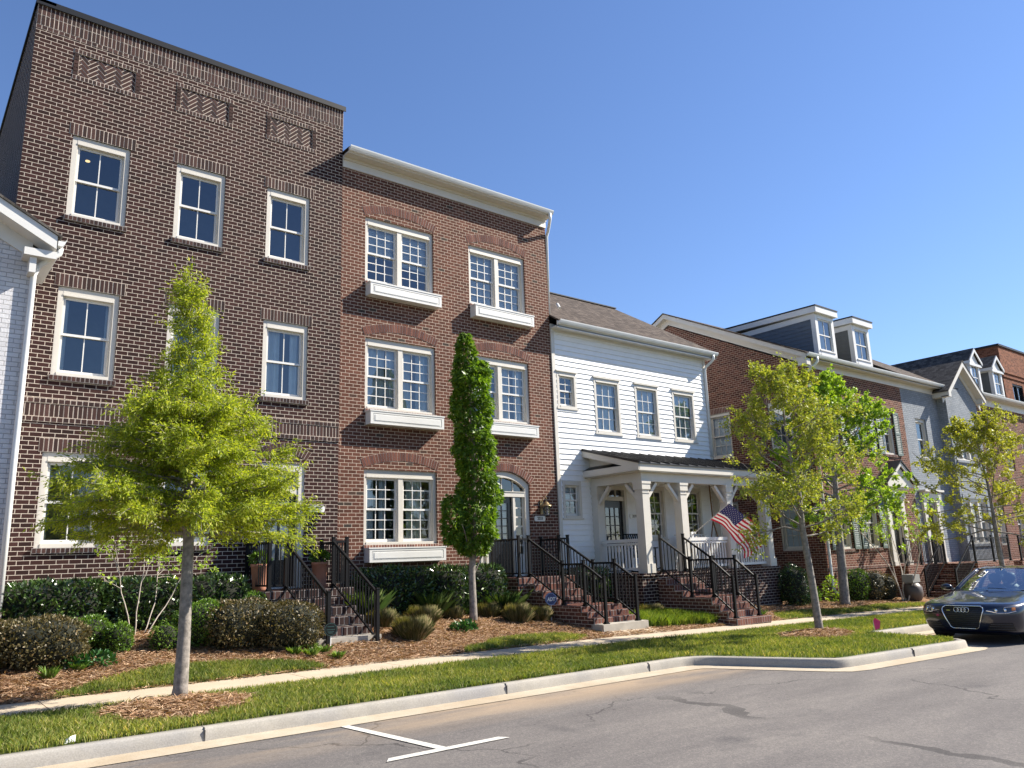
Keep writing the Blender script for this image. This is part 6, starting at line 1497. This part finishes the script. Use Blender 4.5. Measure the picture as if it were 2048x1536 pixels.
# ================================================================== PARKED CAR
def car():
    X0, YC = 16.72, 6.98
    def Wd(l, w, h): x = X0+l; return (x, YC+w, base(x)-.14+h)
    HS = [.17, .22, .30, .40, .50, .58, .64, .69, .73, .755, .78, .81, .84, .87, .90, .925, .945]
    L0 = [.16, .09, .045, .015, .0, .0, .015, .045, .09, .16, .28, .48, .70, .93, 1.14, 1.30, 1.40]
    WW = [.79, .86, .90, .92, .93, .935, .937, .936, .934, .93, .92, .905, .89, .875, .86, .845, .83]
    DD = [.66, .64, .62, .60, .60, .61, .63, .66, .72, .78, .82, .85, .85, .80, .72, .62, .5]
    L1 = [4.80, 4.86, 4.90, 4.91, 4.91, 4.91, 4.90, 4.89, 4.88, 4.87, 4.86, 4.85, 4.84, 4.82, 4.80, 4.75, 4.65]
    ip = lambda h, A: float(np.interp(h, HS, A))
    def Fl(w, h):
        p = 2.7; k = min(1, abs(w)/ip(h, WW)); return ip(h, L0)+ip(h, DD)*(1-(1-k**p)**(1/p))
    t = thing('parked_car', 'dark navy blue saloon car parked facing the viewer, chrome framed grille with four rings', 'car', Wd(2.4, 0, 0))
    paint, tt, b, L_ = newmat('navy metallic paint'); b.inputs['Base Color'].default_value = (.005, .008, .024, 1); b.inputs['Metallic'].default_value = .25; b.inputs['Roughness'].default_value = .28
    b.inputs['Coat Weight'].default_value = 1; b.inputs['Coat Roughness'].default_value = .03
    chrome, _, b, _ = newmat('bright chrome'); b.inputs['Base Color'].default_value = (.75, .76, .78, 1); b.inputs['Metallic'].default_value = 1; b.inputs['Roughness'].default_value = .12
    blk, _, b, _ = newmat('black plastic'); b.inputs['Base Color'].default_value = (.008, .008, .009, 1); b.inputs['Roughness'].default_value = .45
    tyre = plain('tyre rubber', (.014, .014, .014), .85, .2, 20); seat = plain('dark leather', (.022, .022, .026), .55, .2, 8)
    lampm, _, b, _ = newmat('headlamp lens'); b.inputs['Base Color'].default_value = (.05, .06, .075, 1); b.inputs['Roughness'].default_value = .05; b.inputs['Coat Weight'].default_value = 1
    amber, _, b, _ = newmat('amber lens'); b.inputs['Base Color'].default_value = (.55, .2, .05, 1); b.inputs['Roughness'].default_value = .15
    silver, _, b, _ = newmat('alloy silver'); b.inputs['Base Color'].default_value = (.45, .46, .48, 1); b.inputs['Metallic'].default_value = .9; b.inputs['Roughness'].default_value = .3
    wind = glass_mat('car glass', (.66, .76, .76), .0, .38)
    # lower body: stacked outlines
    nf, ns, nb = 17, 22, 12; rows = []
    for h in np.concatenate([np.linspace(.17, .70, 16), np.linspace(.715, .945, 20)]):
        Wh, Dh = ip(h, WW), ip(h, DD); half = []
        for i in range(nf):
            a = (i/(nf-1)); w = Wh*math.sin(a*math.pi/2); half.append((Fl(w, h), w))
        l_s, l_e = half[-1][0], ip(h, L1)-.45
        for i in range(1, ns): half.append((l_s+(l_e-l_s)*i/ns, Wh))
        for i in range(nb):
            a = i/(nb-1)*math.pi/2; half.append((l_e+.45*math.sin(a)**.9 if a else l_e, Wh*max(0, math.cos(a))**.45 if i < nb-1 else 0))
        ring = half+[(l, -w) for l, w in half[-2:0:-1]]; rows.append([(l, w, h) for l, w in ring])
    n = len(rows[0]); mb = MB(); mb.v = [Wd(*p) for r in rows for p in r]
    for i in range(len(rows)-1):
        for k in range(n): mb.f.append((i*n+k, i*n+(k+1) % n, (i+1)*n+(k+1) % n, (i+1)*n+k))
    mb.f += [tuple(range(n-1, -1, -1)), tuple(range((len(rows)-1)*n, len(rows)*n))]; mb.mi = [0]*len(mb.f)
    body = obj('body', mb, paint, t, True)
    cut = MB(); wheels = [(.98, 1), (.98, -1), (3.88, 1), (3.88, -1)]
    for l, s in wheels:
        c = Vector(Wd(l, s*.78, .335)); m_ = 28
        vs = [c+Vector((.375*math.cos(2*math.pi*k/m_), dy, .375*math.sin(2*math.pi*k/m_))) for dy in (-.2, .2) for k in range(m_)]
        cut.add(vs, [tuple(range(m_)), tuple(range(2*m_-1, m_-1, -1))]+[(k, k+m_, (k+1) % m_+m_, (k+1) % m_) for k in range(m_)])
    co = obj('cutter', cut, blk); co.location = (0, 0, 0)
    md = body.modifiers.new('b', 'BOOLEAN'); md.object = co; md.operation = 'DIFFERENCE'; md.solver = 'EXACT'
    bpy.context.view_layer.update()
    me = bpy.data.meshes.new_from_object(body.evaluated_get(bpy.context.evaluated_depsgraph_get())); body.modifiers.clear(); body.data = me
    bpy.data.objects.remove(co)
    me.polygons.foreach_set('use_smooth', [True]*len(me.polygons))
    try: me.set_sharp_from_angle(angle=RAD(40))
    except Exception: pass
    def patch(name, fn, nu, nv, mat, par=t, smooth=True):
        mb = MB(); mb.v = [fn(i/nu, j/nv) for i in range(nu+1) for j in range(nv+1)]
        mb.f = [(i*(nv+1)+j, (i+1)*(nv+1)+j, (i+1)*(nv+1)+j+1, i*(nv+1)+j+1) for i in range(nu) for j in range(nv)]; mb.mi = [0]*len(mb.f)
        return obj(name, mb, mat, par, smooth)
    lerp = lambda a, b, f: a+(b-a)*f
    WB, WT = .735, .56
    def wsh(u, v): s = 2*u-1; return Wd(lerp(1.36, 2.30, v)+lerp(.26, .14, v)*s*s, s*lerp(WB, WT, v), lerp(.935, 1.392, v)-.035*s*s*v+.02*math.sin(math.pi*v))
    patch('windscreen', wsh, 14, 8, wind)
    def roof(u, v): s = 2*u-1; return Wd(lerp(2.30, 3.62, v)+.14*s*s*(1-2*v*.9), s*lerp(WT, WT, v), 1.392+.068*math.sin(math.pi*(v*.85+.09))-.02-.035*s*s-.015*v+.01)
    patch('roof', roof, 14, 12, paint)
    def rear(u, v): s = 2*u-1; return Wd(lerp(3.62, 4.42, v)-.12*s*s, s*lerp(WT, .70, v), lerp(1.385, .98, v)-.035*s*s*(1-v)+.03*math.sin(math.pi*v))
    patch('rear_window', rear, 12, 8, wind)
    for sg in (1, -1):
        def sideg(u, v, sg=sg): l = lerp(lerp(1.75, 2.48, v), lerp(4.30, 3.55, v), u); return Wd(l, sg*lerp(.80, WT+.005, v), lerp(.94, 1.35, v)+.04*math.sin(math.pi*u)*v)
        patch('side_window', sideg, 10, 6, wind)
        mb = MB(); 
        mb.tube([wsh(.5+.5*sg, v/8) for v in range(9)], [.045]*4+[.038]*5, 8); mb.tube([sideg(u/10, 1) for u in range(11)], .035, 8); mb.tube([rear(.5+.5*sg, v/8) for v in range(9)], .05, 8); obj('pillar', mb, paint, t, True)
        mb = MB(); mb.tube([sideg(.5, v/4) for v in range(5)], .035, 6); mb.tube([sideg(u/10, 0) for u in range(11)], .018, 6); obj('window_trim', mb, blk, t)
        # mirror
        mb = MB(); q = 12
        for i in range(9):
            th = math.pi*i/8
            for k in range(q): mb.v.append(Wd(1.78+.075*math.sin(th)*math.cos(2*math.pi*k/q), sg*(.985+.12*math.cos(th)), 1.01+.07*math.sin(th)*math.sin(2*math.pi*k/q)))
        for i in range(8):
            for k in range(q): mb.f.append((i*q+k, (i+1)*q+k, (i+1)*q+(k+1) % q, i*q+(k+1) % q)); mb.mi.append(0)
        mb.bar(Wd(1.80, sg*.80, .95), Wd(1.79, sg*.95, .99), .05, .04); obj('wing_mirror', mb, paint, t, True)
    # shelf between the shoulder and the glass, cabin, bonnet crease
    mb = MB()
    for sg in (1, -1): mb.add([Wd(l, sg*w, h) for l, w, h in ((1.45, .835, .946), (4.55, .82, .946), (4.42, .70, .985), (4.30, .80, .965), (1.75, .80, .965), (1.62, WB, .95))], [tuple(range(6))])
    mb.add([Wd(l, w, h) for l, w, h in ((4.38, -.72, .98), (4.38, .72, .98), (4.85, .6, .93), (4.85, -.6, .93))], [(0, 1, 2, 3)]); obj('shoulder', mb, paint, t)
    mb = MB(); mb.box(FR(Wd(0, 0, 0), (1, 0, 0), (0, 1, 0)), 1.55, 1.95, -.68, .68, .55, .97-.035); obj('dashboard', mb, blk, t)
    for l, ws in ((2.75, (-.36, .36)), (3.62, (-.38, 0, .38))):
        for w in ws:
            mb = MB(); pr_ = [(.21, 0), (.24, .25), (.22, .5), (.12, .60)]
            mb.lathe(Wd(l, w, .45), pr_, 12); hd = Vector(Wd(l+.05, w, 1.17)); mb.lathe(hd, [(.03, -.14), (.10, -.09), (.13, 0), (.11, .09), (.04, .11)], 12); mb.tube([hd+Vector((0, -.05, -.2)), hd+Vector((0, -.05, -.1))], .01, 5); mb.tube([hd+Vector((0, .05, -.2)), hd+Vector((0, .05, -.1))], .01, 5); obj('seat', mb, seat, t, True)
    mb = MB(); c = Vector(Wd(2.08, -.36, .93)); mb.tube([c+Vector((.05*math.sin(a), .18*math.cos(a), .17*math.sin(a))) for a in np.linspace(0, 2*math.pi, 21)], .014, 6, False); obj('steering_wheel', mb, blk, t)
    mb = MB(); c = Vector(Wd(2.22, 0, 1.30)); mb.box(FR(c, (0, 1, 0), (1, 0, 0)), -.11, .11, -.015, .015, -.03, .03); mb.bar(c, c+Vector((.02, 0, .08)), .02, .03); obj('inner_mirror', mb, blk, t)
    mb = MB(); mb.tube([wsh(.06, .02), wsh(.35, .10), wsh(.52, .12)], .009, 5); mb.tube([wsh(.5, .03), wsh(.75, .10), wsh(.92, .12)], .009, 5); obj('wiper', mb, blk, t)
    # grille
    out = [(-.325, .705), (.325, .705), (.372, .668), (.378, .622), (.262, .315), (.222, .283), (-.222, .283), (-.262, .315), (-.378, .622), (-.372, .668)]
    hwid = lambda h: float(np.interp(h, [.283, .315, .622, .668, .705], [.222, .262, .378, .372, .325]))
    def gp(u, v): h = lerp(.284, .704, v); w = (2*u-1)*hwid(h); return Wd(Fl(w, h)-.006, w, h)
    gr = patch('grille', gp, 16, 14, blk)
    pts = []
    for i in range(len(out)):
        a, c = out[i], out[(i+1) % len(out)]
        for k in range(8): w, h = lerp(a[0], c[0], k/8), lerp(a[1], c[1], k/8); pts.append(Wd(Fl(w, h)-.012, w, h))
    mb = MB(); mb.tube(pts+pts[:2], .0115, 7, False); obj('grille_frame', mb, chrome, gr, True)
    mb = MB()
    for h in np.arange(.32, .70, .037):
        ww = hwid(h)-.02; mb.tube([Wd(Fl(w, h)-.012, w, h) for w in np.linspace(-ww, ww, 9)], .0065, 5)
    obj('grille_bar', mb, plain('dark gloss grille bars', (.03, .03, .032), .2, .1, 6), gr)
    mb = MB()
    for w0 in (-.0945, -.0315, .0315, .0945): mb.tube([Wd(Fl(w0, .635)-.03, w0+.044*math.cos(a), .635+.044*math.sin(a)) for a in np.linspace(0, 2*math.pi, 25)], .0062, 6, False)
    obj('ring_emblem', mb, chrome, gr, True)
    mb = MB(); mb.box(FR(Wd(Fl(.25, .62)-.02, .25, .62), (0, 1, 0), (1, 0, 0)), -.035, .035, 0, .008, -.007, .007); obj('badge', mb, chrome, gr)
    for sg in (1, -1):
        top_ = [(.43, .632), (.52, .66), (.64, .688), (.76, .703), (.845, .70)]; bot = [(.43, .625), (.52, .606), (.62, .575), (.76, .578), (.862, .612)]
        def hl(u, v, sg=sg, off=.006):
            k = u*4; i = min(3, int(k)); f = k-i; a = (lerp(top_[i][0], top_[i+1][0], f), lerp(top_[i][1], top_[i+1][1], f)); c = (lerp(bot[i][0], bot[i+1][0], f), lerp(bot[i][1], bot[i+1][1], f))
            w, h = lerp(c[0], a[0], v), lerp(c[1], a[1], v); return Wd(Fl(w, h)-off, sg*w, h)
        hd = patch('headlight', hl, 16, 5, lampm)
        mb = MB(); mb.tube([hl(u/16, .06, sg, .010) for u in range(17)], .008, 5); mb.tube([hl(u/16, .92, sg, .009) for u in range(10, 17)], .005, 5); obj('light_strip', mb, chrome, hd)
        for u in (.38, .66):
            c = Vector(hl(u, .5, sg, .004)); mb = MB(); mb.lathe((0, 0, 0), [(.0, .010), (.022, .007), (.034, 0)], 14, False); mb.v = [(c.x-z_, c.y+x_, c.z+y_) for x_, y_, z_ in mb.v]; obj('reflector', mb, chrome, hd, True)
        patch('indicator', lambda u, v, sg=sg: hl(.88+.12*u, .25+.6*v, sg, .012), 3, 3, amber, hd)
        patch('air_intake', lambda u, v, sg=sg: (lambda w, h: Wd(Fl(w, h)-.004, sg*w, h))(lerp(lerp(.36, .47, v), .80, u), lerp(.25, .40, v)), 10, 4, blk)
        mb = MB()
        for v in (.25, .55, .85): mb.tube([(lambda w, h: Wd(Fl(w, h)-.008, sg*w, h))(lerp(lerp(.36, .47, v)+.02, .79, u/8), lerp(.25, .40, v)) for u in range(9)], .006, 5)
        obj('intake_bar', mb, plain('satin grey bar', (.05, .05, .055), .3, .1, 6), t)
    patch('lower_lip', lambda u, v: (lambda w, h: Wd(Fl(w, h)-.010, w, h))((2*u-1)*.70, lerp(.17, .215, v)), 20, 2, blk)
    mb = MB(); mb.tube([Wd(Fl(w, .737)-.001, w, .737) for w in np.linspace(-.80, .80, 31)], .0035, 4)
    for sg in (1, -1): mb.tube([Wd(lerp(.62, 1.62, k/8), sg*lerp(.80, .70, k/8), None) if False else Wd(Fl(sg*lerp(.78, .72, k/8), lerp(.76, .93, k/8)), sg*lerp(.78, .72, k/8), lerp(.76, .93, k/8)) for k in range(9)], .003, 4)
    obj('bonnet_seam', mb, blk, t)
    for l, s in wheels:
        c = Vector(Wd(l, s*.80, .335)); mb = MB()
        mb.lathe((0, 0, 0), [(.22, -.12), (.31, -.12), (.332, -.09), (.335, 0), (.332, .09), (.31, .12), (.235, .12)], 32, False); mb.v = [(c.x+a, c.y+e, c.z+d) for a, d, e in mb.v]; w_ = obj('wheel', mb, tyre, t, True)
        mb = MB()
        for k in range(10):
            a = 2*math.pi*k/10; mb.bar((c.x+.04*math.cos(a), c.y+s*.10, c.z+.04*math.sin(a)), (c.x+.225*math.cos(a), c.y+s*.105, c.z+.225*math.sin(a)), .035, .02, (0, 1, 0))
        mb.tube([(c.x+.225*math.cos(a), c.y+s*.11, c.z+.225*math.sin(a)) for a in np.linspace(0, 2*math.pi, 33)], .016, 6, False); obj('rim', mb, silver, w_, True)
        mb = MB(); mb.lathe((0, 0, 0), [(.0, 0), (.23, 0)], 24, False); mb.v = [(c.x+a, c.y+s*.03, c.z+d) for a, d, e in mb.v]; obj('brake_disc', mb, blk, w_)
car()
